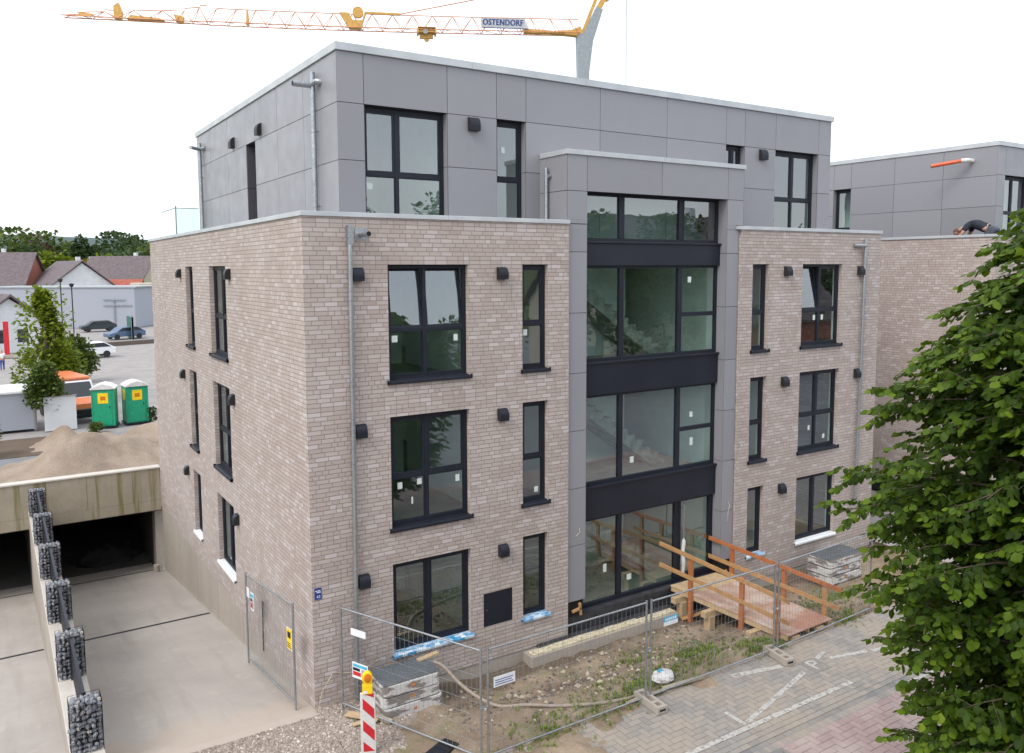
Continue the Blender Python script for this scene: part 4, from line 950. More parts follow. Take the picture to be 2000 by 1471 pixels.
# local frame: +y = towards the head
P = thing('person', 'worker in dark shirt and jeans, kneeling bent forward behind the right roof parapet', 'person', (23.35, .1, 8.5))
v = [(0, 0, .72), (0, .18, .78), (0, .38, .92), (0, .55, .90), (0, .66, .82), (0, .76, .74), (0, .86, .70),   # pelvis..head
     (.19, .52, .86), (.26, .62, .62), (.22, .80, .40), (.21, .90, .20), (.20, .96, .10), (-.19, .52, .86), (-.26, .62, .62), (-.22, .80, .40), (-.21, .90, .20), (-.20, .96, .10),
     (.12, -.06, .66), (.15, .12, .28), (.15, .18, .10), (.14, -.15, .08), (.14, -.36, .09), (.14, -.40, .04), (-.12, -.06, .66), (-.15, .12, .28), (-.15, .18, .10), (-.14, -.15, .08), (-.14, -.36, .09), (-.14, -.40, .04)]
e = [(0, 1), (1, 2), (2, 3), (3, 4), (4, 5), (5, 6), (3, 7), (7, 8), (8, 9), (9, 10), (10, 11), (3, 12), (12, 13), (13, 14), (14, 15), (15, 16), (0, 17), (17, 18), (18, 19), (19, 20), (20, 21), (21, 22), (0, 23), (23, 24), (24, 25), (25, 26), (26, 27), (27, 28)]
rd = [(.17, .14), (.15, .12), (.18, .14), (.17, .12), .065, .07, .06, .07, .05, .042, .03, .025, .07, .05, .042, .03, .025, .10, .085, .065, .05, .04, .035, .10, .085, .065, .05, .04, .035]
skin_body('body', v, e, rd, 'skin', P)
skin_body('shirt', [(0, .0, .75), (0, .18, .79), (0, .38, .93), (0, .55, .91), (.19, .52, .87), (.25, .60, .68), (-.19, .52, .87), (-.25, .60, .68)], [(0, 1), (1, 2), (2, 3), (3, 4), (4, 5), (3, 6), (6, 7)], [(.20, .175), (.19, .165), (.21, .175), (.20, .15), .095, .075, .095, .075], 'shirt', P)
skin_body('trousers', [(0, .02, .73), (0, -.03, .74), (.11, -.07, .70), (.15, .12, .28), (.15, .19, .10), (.14, -.15, .09), (.14, -.34, .09), (-.11, -.07, .70), (-.15, .12, .28), (-.15, .19, .10), (-.14, -.15, .09), (-.14, -.34, .09)],
          [(0, 1), (1, 2), (2, 3), (3, 4), (4, 5), (5, 6), (1, 7), (7, 8), (8, 9), (9, 10), (10, 11)], [(.20, .18), (.18, .19), .15, .11, .08, .065, .055, .14, .10, .08, .065, .055], 'jeans', P)
mb = MB(); bm = bmesh.new(); bmesh.ops.create_uvsphere(bm, u_segments=16, v_segments=12, radius=1)
vs2 = [Vector((a.co.x*.08, .86+a.co.y*.10, .67+a.co.z*.105)) for a in bm.verts]; fs = [tuple(v_.index for v_ in f.verts) for f in bm.faces]; bm.free()
mb.add(vs2, fs, 'skin', True)
mb.tube([(0, .93, .60), (0, .975, .585)], .014, 'skin', 6); mb.tube([(-.085, .85, .66), (-.095, .85, .66)], .025, 'skin', 8); mb.tube([(.085, .85, .66), (.095, .85, .66)], .025, 'skin', 8)
ob_ = mb.build('head', None); ob_.parent = P
mb = MB(); mb.add([Vector((p.x*1.06, .855+(p.y-.86)*1.06, .685+(p.z-.67)*1.05)) for p in vs2 if True], [f for f in fs if sum(vs2[i].z for i in f)/len(f) > .655], 'hair', True); ob_ = mb.build('hair', None); ob_.parent = P
for sx in (-1, 1):
    hb = MB(); bx = .20*sx
    hb.box(bx-.04, .93, .045, bx+.04, 1.02, .085, 'skin')
    for i, ln in enumerate((.07, .08, .075, .06)): hb.tube([(bx-.03+i*.02, 1.015, .07), (bx-.03+i*.02, 1.015+ln*.6, .06), (bx-.03+i*.02, 1.015+ln, .035)], [.010, .009, .007], 'skin', 6)
    hb.tube([(bx-.035*sx, .95, .065), (bx-.065*sx, .98, .06), (bx-.07*sx, 1.01, .045)], [.012, .010, .008], 'skin', 6); o2 = hb.build('hand', None); o2.parent = P
mb = MB(); mb.tube([(math.cos(a)*.172, .03+.0*a, .745+math.sin(a)*.152) for a in [i*math.pi/8 for i in range(17)]], .018, 'hose', 6, caps=False); o2 = mb.build('belt', None); o2.parent = P
for sx in (-1, 1):
    mb = MB(); mb.box(.14*sx-.045, -.47, 0.002, .14*sx+.045, -.34, .13, 'black'); o2 = mb.build('boot', None, bevel=.02); o2.parent = P
P.location = (23.25, .18, 8.62)
P.rotation_euler = (0, 0, R(6)); P.scale = (1.1, 1.22, 1.06)

# ================================================================== FENCE PANELS
def fence(name_label, p0, p1, h=2.0, g='mobile construction fence panels', z0=.12, signs=()):
    p0, p1 = Vector(p0), Vector(p1); L = (Vector((p1.x-p0.x, p1.y-p0.y, 0))).length
    t = thing('construction_fence', name_label, 'fence', tuple(p0), g)
    d = (p1-p0); ux = d/L
    def W(u, z, q=0): return (p0.x+ux.x*u-ux.y*q, p0.y+ux.y*u+ux.x*q, p0.z+ux.z*u+z)
    mb = MB(); r_ = .021
    mb.tube([W(.02, 0), W(.02, h)], r_, 'galv', 10); mb.tube([W(L-.02, 0), W(L-.02, h)], r_, 'galv', 10)
    mb.tube([W(.02, h-.04), W(L-.02, h-.04)], .0175, 'galv', 8); mb.tube([W(.02, z0), W(L-.02, z0)], .0175, 'galv', 8)
    mb.build('frame', t, p0)
    mb = MB(); n_ = int(L/.10)
    for i in range(1, n_): mb.tube([W(i*L/n_, z0), W(i*L/n_, h-.04)], .0027, 'wire', 4, False, False)
    for j in range(1, 8):
        z = z0+(h-.04-z0)*j/8; mb.tube([W(.02, z), W(L-.02, z)], .0027, 'wire', 4, False, False)
    mb.build('wire_mesh', t, p0)
    for (u, z, wd, ht, kind) in signs:
        q = MB()
        def SB(a, b, c, e_, dd, m): 
            vs_ = [W(a, c, -dd), W(b, c, -dd), W(b, e_, -dd), W(a, e_, -dd), W(a, c, -dd+.003), W(b, c, -dd+.003), W(b, e_, -dd+.003), W(a, e_, -dd+.003)]
            q.add(vs_, [(0, 1, 2, 3), (7, 6, 5, 4), (0, 4, 5, 1), (1, 5, 6, 2), (2, 6, 7, 3), (3, 7, 4, 0)], m)
        SB(u, u+wd, z, z+ht, .02, {'yellow': 'yellow', 'blue': 'ltblue'}.get(kind, 'white'))
        if kind == 'poster':
            SB(u+.02, u+wd-.02, z+ht*.72, z+ht*.9, .0235, 'ltblue'); SB(u+.02, u+wd*.55, z+.05, z+ht*.42, .0235, 'red'); SB(u+wd*.6, u+wd-.03, z+.04, z+ht*.65, .0235, 'steel_grey')
            SB(u+.02, u+wd*.5, z+ht*.48, z+ht*.66, .0235, 'anthracite')
        if kind == 'yellow':
            SB(u-.012, u+wd+.012, z-.012, z+ht+.012, .0165, 'white'); 
            for i in range(3): SB(u+.03, u+wd-.03-.02*i, z+.03+i*.04, z+.045+i*.04, .0235, 'black')
            SB(u+.05, u+wd-.05, z+ht*.55, z+ht*.85, .0235, 'black')
        if kind == 'text':
            for i in range(3): SB(u+.03, u+wd-.04-.03*(i % 2), z+.03+i*.04, z+.042+i*.04, .0235, 'sign_blue')
        if kind == 'blue':
            SB(u, u+wd, z, z+ht*.45, .0235, 'white'); 
            for i in range(6): SB(u+.035+i*(wd-.06)/6, u+.035+(i+.65)*(wd-.06)/6, z+ht*.58, z+ht*.85, .0235, 'white')
        q.build('notice', t, W(u, z))
    return t, W
fence('angled fence panel running from the house corner behind the red and white beacon', (.43, -.25, .0), (1.77, -3.12, -.02), signs=[(.28, 1.52, .36, .13, 'plain'), (.30, .72, .38, .30, 'poster')])
fence('fence panel in front of the dug ground and hose, left of the middle footing block', (1.86, -3.13, -.02), (5.33, -3.17, 0), signs=[(.12, 1.28, .42, .18, 'text')])
fence('fence panel between the two footing blocks, in front of the weeds and white bag', (5.41, -3.17, 0), (8.91, -3.18, 0), signs=[(.32, 1.40, .36, .17, 'blue')])
fence('rightmost fence panel in front of the timber bridge end and disappearing into the tree', (8.99, -3.18, 0), (12.45, -3.05, 0.02))
fence('fence panel leaning by the side wall on the concrete ramp, with a yellow notice', (-.30, 3.55, -.50), (-.29, .22, -.02), h=2.06, signs=[(.12, 1.55, .22, .22, 'plain'), (.42, 1.32, .26, .40, 'poster'), (2.95, 1.12, .28, .40, 'yellow')])
# concrete footing blocks
def footing(x, y, rz_, lab):
    t = thing('fence_footing', lab, 'fence foot', (x, y, .012), 'concrete feet of the fence panels')
    mb = MB(); L, W_, H = .72, .225, .13
    hs = [(-.26, -.16), (-.05, .05), (.16, .26)]
    # body with open slots
    xs = [-L/2, -.28, -.17, -.09, .09, .17, .28, L/2]
    for i in range(0, 7):
        if i in (1, 3, 5):
            mb.box(xs[i], -W_/2, 0, xs[i+1], -.055, H, 'conc'); mb.box(xs[i], .055, 0, xs[i+1], W_/2, H, 'conc'); mb.box(xs[i], -.0545, 0, xs[i+1], .0545, .03, 'conc')
        else: mb.box(xs[i], -W_/2, 0, xs[i+1], W_/2, H-.0015, 'conc')
    b_ = mb.build('block', t); b_.location = (0, 0, 0); b_.data.transform(Matrix.Identity(4))
    q = MB(); q.box(L/2-.001, -.07, .045, L/2+.002, .07, .085, 'black'); q_ = q.build('grip_slot', t); q_.location = (0, 0, 0)
    t.rotation_euler = (0, 0, rz_); return t
footing(5.33, -3.28, R(-93), 'grey concrete footing block under the middle pair of fence posts')
footing(8.84, -3.36, R(-100), 'grey concrete footing block on the paving beside the letter P plate')
# clamps
for x, y, z, lb in ((5.37, -3.165, 1.02, 'small metal clamp joining the middle pair of fence posts'), (1.815, -3.125, .95, 'small metal clamp joining the left pair of fence posts'), (8.95, -3.18, 1.0, 'small metal clamp joining the right pair of fence posts')):
    q = MB(); q.box(-.075, -.03, -.02, .075, .03, .02, 'galv'); q.tube([(0, -.05, 0), (0, .05, 0)], .014, 'cream', 8); tag(q.build('fence_clamp', None, (0, 0, 0), bevel=.008), lb, 'clamp').location = (x, y, z)

# ================================================================== TIMBER BRIDGE
T = thing('timber_bridge', 'temporary wooden footbridge with railings leading up to the glazed entrance', 'footbridge', (10, -1.5, 0))
def dk(s, t_): # s across 0..1 , t_ along 0(house)..1(street)
    a = Vector((9.08, .14, .37)).lerp(Vector((9.60, -3.0, .16)), t_); b = Vector((10.66, .12, .37)).lerp(Vector((11.16, -2.97, .16)), t_); return a.lerp(b, s)
mb = MB(); cuts = [0, .20, .60, .82, 1.0]
for i, (a, b) in enumerate(zip(cuts, cuts[1:])):
    m_ = ['timber_pale', 'plywood', 'plywood', 'plywood_red'][i]
    for (s0, s1) in ((0, 1),) if i != 2 else ((0, .5), (.5, 1)):
        p = [dk(s0+.001, a+.001), dk(s1-.001, a+.001), dk(s1-.001, b-.001), dk(s0+.001, b-.001)]; zt = Vector((0, 0, -.022))
        mb.add(p+[q+zt for q in p], [(0, 1, 2, 3), (7, 6, 5, 4), (0, 4, 5, 1), (1, 5, 6, 2), (2, 6, 7, 3), (3, 7, 4, 0)], m_)
mb.build('deck', T, dk(0, 0))
for s_ in (.03, .5, .97):
    mb = MB(); mb.bar(dk(s_, .005)-Vector((0, 0, .085)), dk(s_, .985)-Vector((0, 0, .085)), .06, .12, 'timber_pale'); mb.build('beam', T, dk(s_, 0))
def rail_post(s_, t_, h, foot, m, out):
    p = dk(s_, t_); q = MB(); x, y = p.x+out, p.y
    q.box(x-.035, y-.055, foot, x+.035, y+.055, p.z+h, m); q.build('post', T, (x, y, foot)); return x, y, p.z+h
lp = [rail_post(0, .20, .95, -.40, 'timber_red', -.036), rail_post(0, .64, .92, -.30, 'timber_red', -.036), rail_post(0, .92, .86, .02, 'timber_red', -.036)]
rp = [rail_post(1, .14, .84, -.40, 'timber_red', .036), rail_post(1, .60, .80, -.25, 'timber_red', .036), rail_post(1, .93, .74, .02, 'timber', .036)]
def rail(s_, t0, t1, h0, h1, m, out):
    a = dk(s_, t0)+Vector((out, 0, h0)); b = dk(s_, t1)+Vector((out, 0, h1)); q = MB(); q.bar(a, b, .028, .10, m); q.build('handrail', T, a)
rail(0, -.08, 1.02, 1.00, .80, 'timber', -.086); rail(0, -.08, 1.02, .47, .32, 'timber', -.086)
rail(1, -.12, 1.06, .86, .74, 'timber_red', -.016); rail(1, -.10, 1.05, .38, .30, 'timber', -.016)
for (s_, t_, a, b, z) in ((.0, .10, -.25, 1.7, .20), (0, .38, -.28, 1.7, .14), (0, .76, -.30, 1.7, .07)):
    p = dk(s_, t_); q = MB(); q.box(p.x+a, p.y-.07, p.z-.30, p.x+b, p.y+.07, p.z-.15, 'timber_pale'); q.build('cross_beam', T, (p.x, p.y, p.z-.3), bevel=.005)
for (x, y, z0, z1) in ((9.22, -1.05, -.42, .0), (9.55, -2.25, -.2, -.07), (10.6, -1.1, -.4, 0), (9.15, -.2, -.45, .06), (10.7, -.2, -.45, .05)):
    q = MB(); q.box(x-.09, y-.09, z0, x+.09, y+.09, z1, 'timber_pale'); q.build('support_block', T, (x, y, z0))
for i, (a, b) in enumerate(((.05, 0), (.6, 0))):
    p = dk(.12+a, 1.0); q = MB(); q.box(p.x-.12, p.y-.02, 0.0, p.x+.12, p.y+.12, .08, 'timber_pale'); q.build('packing_block', T, (p.x, p.y, 0))
# timber offcuts
def plank(p0, p1, wd, ht, m, label, name='timber_offcut', g=None):
    q = MB(); q.bar(p0, p1, wd, ht, m); o2 = q.build(name, None, p0); tag(o2, label, 'timber', g); return o2
plank((9.0, -.35, -.30), (9.75, -.75, -.05), .10, .04, 'timber', 'reddish board offcut lying slanted under the timber bridge')
plank((11.1, .22, .34), (10.85, -.10, .30), .06, .06, 'timber', 'short yellow timber offcut jammed beside the right bay column base')
plank((5.98, .02, .46), (6.22, .02, .50), .05, .05, 'timber', 'short yellow timber wedge at the foot of the left bay column')
plank((6.22, .02, .34), (6.19, .02, .62), .05, .05, 'timber', 'upright yellow timber wedge touching the glazing at the left bay column')
plank((.40, -.55, .06), (.82, -1.05, .07), .16, .025, 'timber_pale', 'weathered board lying on gravel left of the beacon')
plank((.62, -.50, .04), (1.0, -1.2, .03), .12, .03, 'dry', 'greyish board on the gravel just behind the beacon')
plank((.35, -.98, .07), (.70, -1.02, .08), .09, .025, 'timber_pale', 'small pale wood piece lying across the boards by the house corner')
plank((5.9, -3.02, .05), (6.9, -3.12, .05), .10, .03, 'dry', 'long weathered board lying on the paving edge near the white bag')
plank((4.95, -3.05, .05), (5.9, -3.06, .05), .07, .03, 'dry', 'narrow weathered batten under the fence by the middle footing block')

# ================================================================== LIGHT SHAFT STACKS
def shaft(name, x0, x1, y0, y1, z0, h, label, g, grating=False, dirt=.4):
    t = thing('light_shaft', label, 'window well', ((x0+x1)/2, (y0+y1)/2, z0), g)
    mb = MB(); e = .09
    prof = [(x0, y0+e), (x0+.03, y0+.03), (x0+e, y0), (x1-e, y0), (x1-.03, y0+.03), (x1, y0+e), (x1, y1), (x0, y1)]
    ins = [(x0+.05, y0+e+.02), (x0+.07, y0+.07), (x0+e+.02, y0+.05), (x1-e-.02, y0+.05), (x1-.07, y0+.07), (x1-.05, y0+e+.02), (x1-.05, y1), (x0+.05, y1)]
    n_ = len(prof); za, zb_ = z0+.02, z0+h
    lipz = zb_-.05
    vs_ = [(*p, za) for p in prof]+[(*p, lipz) for p in prof]+[(*p, zb_) for p in prof]+[(*p, zb_) for p in ins]+[(*p, za) for p in ins]
    fs_ = []
    for lay in range(4):
        for i in range(n_): fs_.append((lay*n_+i, lay*n_+(i+1) % n_, (lay+1)*n_+(i+1) % n_, (lay+1)*n_+i))
    mb.add(vs_, fs_, 'shaft'); mb.box(x0+.06, y0+.06, za, x1-.06, y1-.005, za+.02, 'shaft'); mb.build('tub', t, (x0, y0, z0), bevel=.008)
    q = MB(); q.box((x0+x1)/2-.13+.1, y0-.004, z0+h*.50, (x0+x1)/2+.03, y0-.001, z0+h*.50+.055, 'red'); 
    text_mb(q, 'MEA', .045, 'yellow', Matrix.Translation(((x0+x1)/2, y0-.005, z0+h*.50+.027)) @ Matrix.Rotation(R(90), 4, 'X'), .0005); q.build('label', t, (x0, y0, z0))
    if grating:
        q = MB(); zt = z0+h+.005
        q.box(x0+.02, y0+.02, zt, x1-.02, y0+.035, zt+.03, 'galv'); q.box(x0+.02, y1-.035, zt, x1-.02, y1-.02, zt+.03, 'galv')
        nn = int((x1-x0)/.033)
        for i in range(nn+1): x = x0+.02+i*(x1-x0-.043)/nn; q.box(x, y0+.036, zt, x+.004, y1-.036, zt+.028, 'galv')
        nn = int((y1-y0)/.033)
        for i in range(1, nn): y = y0+.02+i*(y1-y0-.04)/nn; q.box(x0+.02, y, zt+.004, x1-.02, y+.003, zt+.024, 'steel_grey')
        q.build('grating', t, (x0, y0, zt))
    return t
k = NB('shaft', .45); p = k.pos(); sp = k.n('SeparateXYZ'); k.l(p, sp.inputs[0])
dn = k.math('ADD', k.noise(k.scale(p, (1.4, 1.4, 5)), 1.6, 5, .55), k.math('MULTIPLY', k.math('SINE', k.math('MULTIPLY', sp.outputs[2], 29.0)), .045))
k.base(k.mix(k.ramp(dn, [(.49, (0, 0, 0)), (.53, (.85,)*3)]), (.58, .57, .56), (.17, .14, .125))); M['shaft'] = k.m
G1 = 'stacked light shafts by the lower left window'; G2 = 'stacked light shafts at the right end of the facade'
shaft('a', .98, 2.16, -1.02, -.30, -.12, .27, 'lowest muddy white light shaft tub of the left stack, half sunk in soil', G1)
shaft('b', .93, 2.12, -1.0, -.28, .155, .20, 'middle light shaft tub of the left stack, smeared with grey mud', G1)
shaft('c', .94, 2.12, -1.01, -.29, .36, .22, 'top light shaft tub of the left stack, covered by a steel grating', G1, True)
shaft('d', 13.35, 14.75, -1.32, -.62, -.12, .22, 'lowest light shaft tub of the right stack near the tree', G2)
shaft('e', 13.32, 14.72, -1.30, -.60, .115, .20, 'middle light shaft tub of the right stack near the tree', G2)
shaft('f', 13.34, 14.74, -1.31, -.61, .33, .20, 'top light shaft tub of the right stack near the tree, with grating', G2, True)

# ================================================================== BEACON
t = thing('warning_beacon', 'red and white striped guide beacon with a yellow hazard lamp on the gravel', 'traffic beacon', (.27, -1.9, 0))
th_ = R(-22); MX = Matrix.Translation((.27, -1.9, 0)) @ Matrix.Rotation(th_, 4, 'Z')
mb = MB(); mb.box(-.125, -.018, .0, .125, .018, 1.12, 'white_plastic', MX); mb.build('panel', t, (.27, -1.9, 0), bevel=.008)
mb = MB()
for zc in (.20, .58, .96, 1.34):
    poly = [(-.085, zc+.085-.2), (.105, zc-.115-.2), (.105, zc+.07-.2), (-.085, zc+.27-.2)]
    poly = [(a, min(max(b, .09), 1.11)) for a, b in poly]
    for sgn in (-1, 1): mb.add([MX @ Vector((a, sgn*.0195, b)) for a, b in poly], [(0, 1, 2, 3)], 'red')
mb.build('red_stripes', t, (.27, -1.9, 0))
mb = MB(); mb.box(-.085, -.04, 1.10, .085, .04, 1.27, 'yellow', MX)
ring = [(math.cos(a)*.088, 1.375+math.sin(a)*.115) for a in [i*2*math.pi/24 for i in range(24)]]
mb.add([MX @ Vector((a, -.04, b)) for a, b in ring]+[MX @ Vector((a, .04, b)) for a, b in ring], [tuple(range(24)), tuple(range(47, 23, -1))]+[(i, (i+1) % 24, 24+(i+1) % 24, 24+i) for i in range(24)], 'yellow')
mb.build('lamp_housing', t, (.27, -1.9, 1.1), bevel=.012)
mb = MB(); 
for sgn in (-1, 1):
    c_ = MX @ Vector((.01, sgn*.060, 1.38)); rg = [MX @ Vector((.01+math.cos(a)*.062, sgn*.042, 1.38+math.sin(a)*.083)) for a in [i*2*math.pi/20 for i in range(20)]]
    mb.add([c_]+rg, [(0, 1+i, 1+(i+1) % 20) for i in range(20)], 'amber', True)
mb.build('lens', t, (.27, -1.9, 1.4))
mb = MB(); mb.box(-.13, -.20, -.06, .13, .20, .015, 'black', MX); mb.build('foot', t, (.27, -1.9, 0), bevel=.015)
mb = MB(); mb.box(-.07, -.047, 1.12, -.0, -.0455, 1.17, 'white', MX); mb.build('label', t, (.27, -1.9, 1.12))
q = MB(); 
MX2 = Matrix.Translation((1.32, -2.48, -.02)) @ Matrix.Rotation(R(25), 4, 'Z') @ Matrix.Diagonal((.8, .8, .8, 1))
q.box(-.4, -.2, 0, .4, .2, .10, 'black', MX2)
for i in range(3): q.box(-.3+i*.22, -.14, .101, -.16+i*.22, .14, .115, 'anthracite', MX2)
tag(q.build('rubber_foot', bevel=.02), 'black recycled rubber base plate lying on gravel inside the angled fence panel', 'base plate')
# hose
def gz(x, y, dz=0): return (x, y, th(x, y)+dz)
q = MB(); hp = [(2.16, -.62, .60), (2.30, -.75, .52), (2.50, -1.05, .25), (2.68, -1.45, .10)]+[gz(a, b, .03) for a, b in ((2.9, -1.85), (3.25, -2.2), (3.8, -2.5), (4.4, -2.75), (5.0, -2.92), (5.5, -2.9))]
# smooth the control points
def catmull(P_, n=8):
    P_ = [Vector(p) for p in P_]; out = []
    for i in range(len(P_)-1):
        a, b, c, d = P_[max(i-1, 0)], P_[i], P_[i+1], P_[min(i+2, len(P_)-1)]
        for k2 in range(n):
            t2 = k2/n; out.append(.5*((2*b)+(c-a)*t2+(2*a-5*b+4*c-d)*t2*t2+(3*b-a-3*c+d)*t2**3))
    return out+[P_[-1]]
q.tube(catmull(hp), .032, 'hose', 10); tag(q.build('hose'), 'thick beige hose hanging from the left light shaft stack and lying across the dirt', 'hose')
plank((1.9, -.45, .63), (2.35, -.42, .66), .11, .03, 'timber_pale', 'pale board sticking out behind the grating of the left light shaft stack')
# white bag
bm = bmesh.new(); bmesh.ops.create_icosphere(bm, subdivisions=3, radius=1)
q = MB(); q.add([Vector((v_.co.x*.24, v_.co.y*.19, v_.co.z*.12+.10))*(1+.22*mnoise.noise(v_.co*2.2)) for v_ in bm.verts], [tuple(v_.index for v_ in f.verts) for f in bm.faces], 'white_plastic', False); bm.free()
q.box(-.10, -.02, .215, .02, .08, .225, 'ltblue')
tag(q.build('rubbish_bag'), 'crumpled white sack lying in weeds behind the fence', 'bag').location = (6.12, -2.78, .02)
q = MB(); tn = []
for (x, y, s) in ((3.55, -1.15, .09),): stone_mesh(q, gz(x, y, .04), s, tn, 'hose', 2)
tag(q.build('clay_lump', tint=tn), 'rounded reddish-brown lump on the dark dirt right of the hose', 'rock')

# ================================================================== RUBBLE, GRAVEL, WEEDS (countless)
def scatter_pebbles(name, n, dom, size, m, sub=0):
    mb = MB(); tn = []
    bm = bmesh.new(); bmesh.ops.create_icosphere(bm, subdivisions=1, radius=1); bv = np.array([v_.co for v_ in bm.verts]); bf = [tuple(v_.index for v_ in f.verts) for f in bm.faces]; bm.free()
    # cheap octahedra
    ov = np.array([(1, 0, 0), (-1, 0, 0), (0, 1, 0), (0, -1, 0), (0, 0, 1), (0, 0, -1)], float); of = [(0, 2, 4), (2, 1, 4), (1, 3, 4), (3, 0, 4), (2, 0, 5), (1, 2, 5), (3, 1, 5), (0, 3, 5)]
    cnt = 0
    while cnt < n:
        x, y = dom()
        z = th(x, y) if x > -.02 else thl(x, y)
        s = random.choice(size)*random.uniform(.6, 1.4); a = random.random()*6.28; ca, sa = math.cos(a), math.sin(a)
        sc = (random.uniform(.8, 1.3), random.uniform(.6, 1.1), random.uniform(.4, .8)); jit = rng.uniform(.75, 1.25, 6)
        mb.add([(x+(p[0]*sc[0]*ca-p[1]*sc[1]*sa)*s*j, y+(p[0]*sc[0]*sa+p[1]*sc[1]*ca)*s*j, z+s*.2+p[2]*sc[2]*s*j) for p, j in zip(ov, jit)], of, m); tn += [random.random()]*8; cnt += 1
    o2 = mb.build(name, tint=tn); o2['kind'] = 'stuff'; return o2
def dom_gravel():
    while True:
        x, y = random.uniform(-2.2, 3.2), random.uniform(-4.2, -.05)
        if x < -.02 and y > -.22: continue
        if x <= -.02 or is_gravel(x, y): return x, y
scatter_pebbles('gravel_stones', 16000, dom_gravel, [.010, .012, .016, .02, .028], 'pebble')
def dom_dirt():
    while True:
        x, y = random.uniform(1.5, 13.5), random.uniform(-3.3, -.35)
        if not is_gravel(x, y) or random.random() < .3: return x, y
scatter_pebbles('soil_crumbs', 5500, dom_dirt, [.006, .008, .012, .018], 'crumb')
scatter_pebbles('soil_clods', 900, lambda: (random.uniform(2, 13), random.uniform(-2.6, -.4)), [.02, .03, .045], 'soilstain')
scatter_pebbles('debris', 190, lambda: (random.gauss(5.6, 1.8), random.uniform(-2.6, -.45)), [.03, .04, .055], 'dry')
k2 = [0]
scatter_pebbles('basalt_grit', 900, lambda: (random.gauss(5.0, .35), random.gauss(-3.55, .12)), [.010, .014], 'stone')
def weeds(name, n, dom, h, m='weed'):
    mb = MB(); tn = []
    for _ in range(n):
        x, y = dom(); z = th(x, y)-.005
        for b in range(random.randint(3, 6)):
            a = random.random()*6.28; hh = h*random.uniform(.5, 1.4); ln = hh*random.uniform(.3, .8); wd = .006+hh*.035
            px, py = x+random.gauss(0, .02), y+random.gauss(0, .02); s_ = Vector((-math.sin(a), math.cos(a), 0))*wd; d_ = Vector((math.cos(a), math.sin(a), 0))*ln
            p0 = Vector((px, py, z)); p1 = p0+d_*.35+Vector((0, 0, hh*.7)); p2 = p0+d_+Vector((0, 0, hh))
            mb.add([p0-s_*.6, p0+s_*.6, p1+s_, p1-s_, p2], [(0, 1, 2, 3), (3, 2, 4)], m); t_ = random.random(); tn += [t_, t_]
    return mb.build(name, tint=tn)
def clus(cs):
    def f():
        c = random.choice(cs); return random.gauss(c[0], c[2]), min(random.gauss(c[1], c[2]*.7), -.45)
    return f
o2 = weeds('low_weeds', 1300, clus([(7.2, -2.5, .35), (6.2, -2.6, .3), (8.6, -2.7, .35), (7.7, -2.2, .3), (5.5, -2.7, .25), (9.2, -2.9, .25), (12.2, -2.0, .5), (3.2, -2.9, .4), (11.8, -2.9, .3), (6.6, -1.4, .4), (4.6, -2.8, .4), (12.8, -1.8, .4)]), .075); o2['kind'] = 'stuff'
def leafy_plant(x, y, h, n, label, spread=.14):
    mb = MB(); tn = []; z = th(x, y)
    for i in range(n):
        f = random.random(); a = random.random()*6.28; zz = z+h*f*random.uniform(.8, 1.1); r_ = spread*(.5+.6*math.sin(f*2.6))*random.uniform(.3, 1)
        c_ = Vector((x+math.cos(a)*r_, y+math.sin(a)*r_, zz)); d_ = Vector((math.cos(a), math.sin(a), random.uniform(-.4, .5))).normalized(); s_ = d_.cross(Vector((0, 0, 1))).normalized(); L_ = random.uniform(.03, .06)
        mb.add([c_, c_+d_*L_*.5+s_*L_*.22, c_+d_*L_, c_+d_*L_*.5-s_*L_*.22], [(0, 1, 2, 3)], 'weed'); tn.append(random.random())
    t = thing('weed_plant', label, 'plant', (x, y, z), 'weeds in the dirt by the fence'); mb.build('leaves', t, (x, y, z), tint=tn)
    q = MB()
    for i in range(3): a = i*2.1; q.tube([(x, y, z-.02), (x+math.cos(a)*.03, y+math.sin(a)*.03, z+h*.5), (x+math.cos(a)*.07, y+math.sin(a)*.07, z+h*.95)], .004, 'darkgreen', 4)
    q.build('stem', t, (x, y, z))
leafy_plant(7.25, -2.05, .42, 130, 'tallest green weed, behind the fence between the two footing blocks')
leafy_plant(7.6, -2.75, .24, 110, 'wide low green weed right beside the fence bottom bar, left of the letter P footing', .22)
leafy_plant(8.75, -2.85, .26, 90, 'green weed growing just behind the footing block next to the timber bridge', .14)
leafy_plant(5.35, -2.75, .16, 60, 'small weed behind the middle footing block', .12)
leafy_plant(12.1, -1.9, .40, 140, 'bushy weed to the right of the timber bridge, below the tree leaves', .3)
leafy_plant(7.9, -1.9, .14, 50, 'little round weed in the dirt near the bridge posts', .1)
leafy_plant(5.05, -1.35, .20, 40, 'thin weed near the foundation ledge', .1)
leafy_plant(9.0, -3.3, .10, 40, 'tuft of weed at the foot of the right pair of fence posts', .1)
leafy_plant(.95, -.4, .22, 50, 'yellowish weed against the dark plinth behind the angled fence', .15)

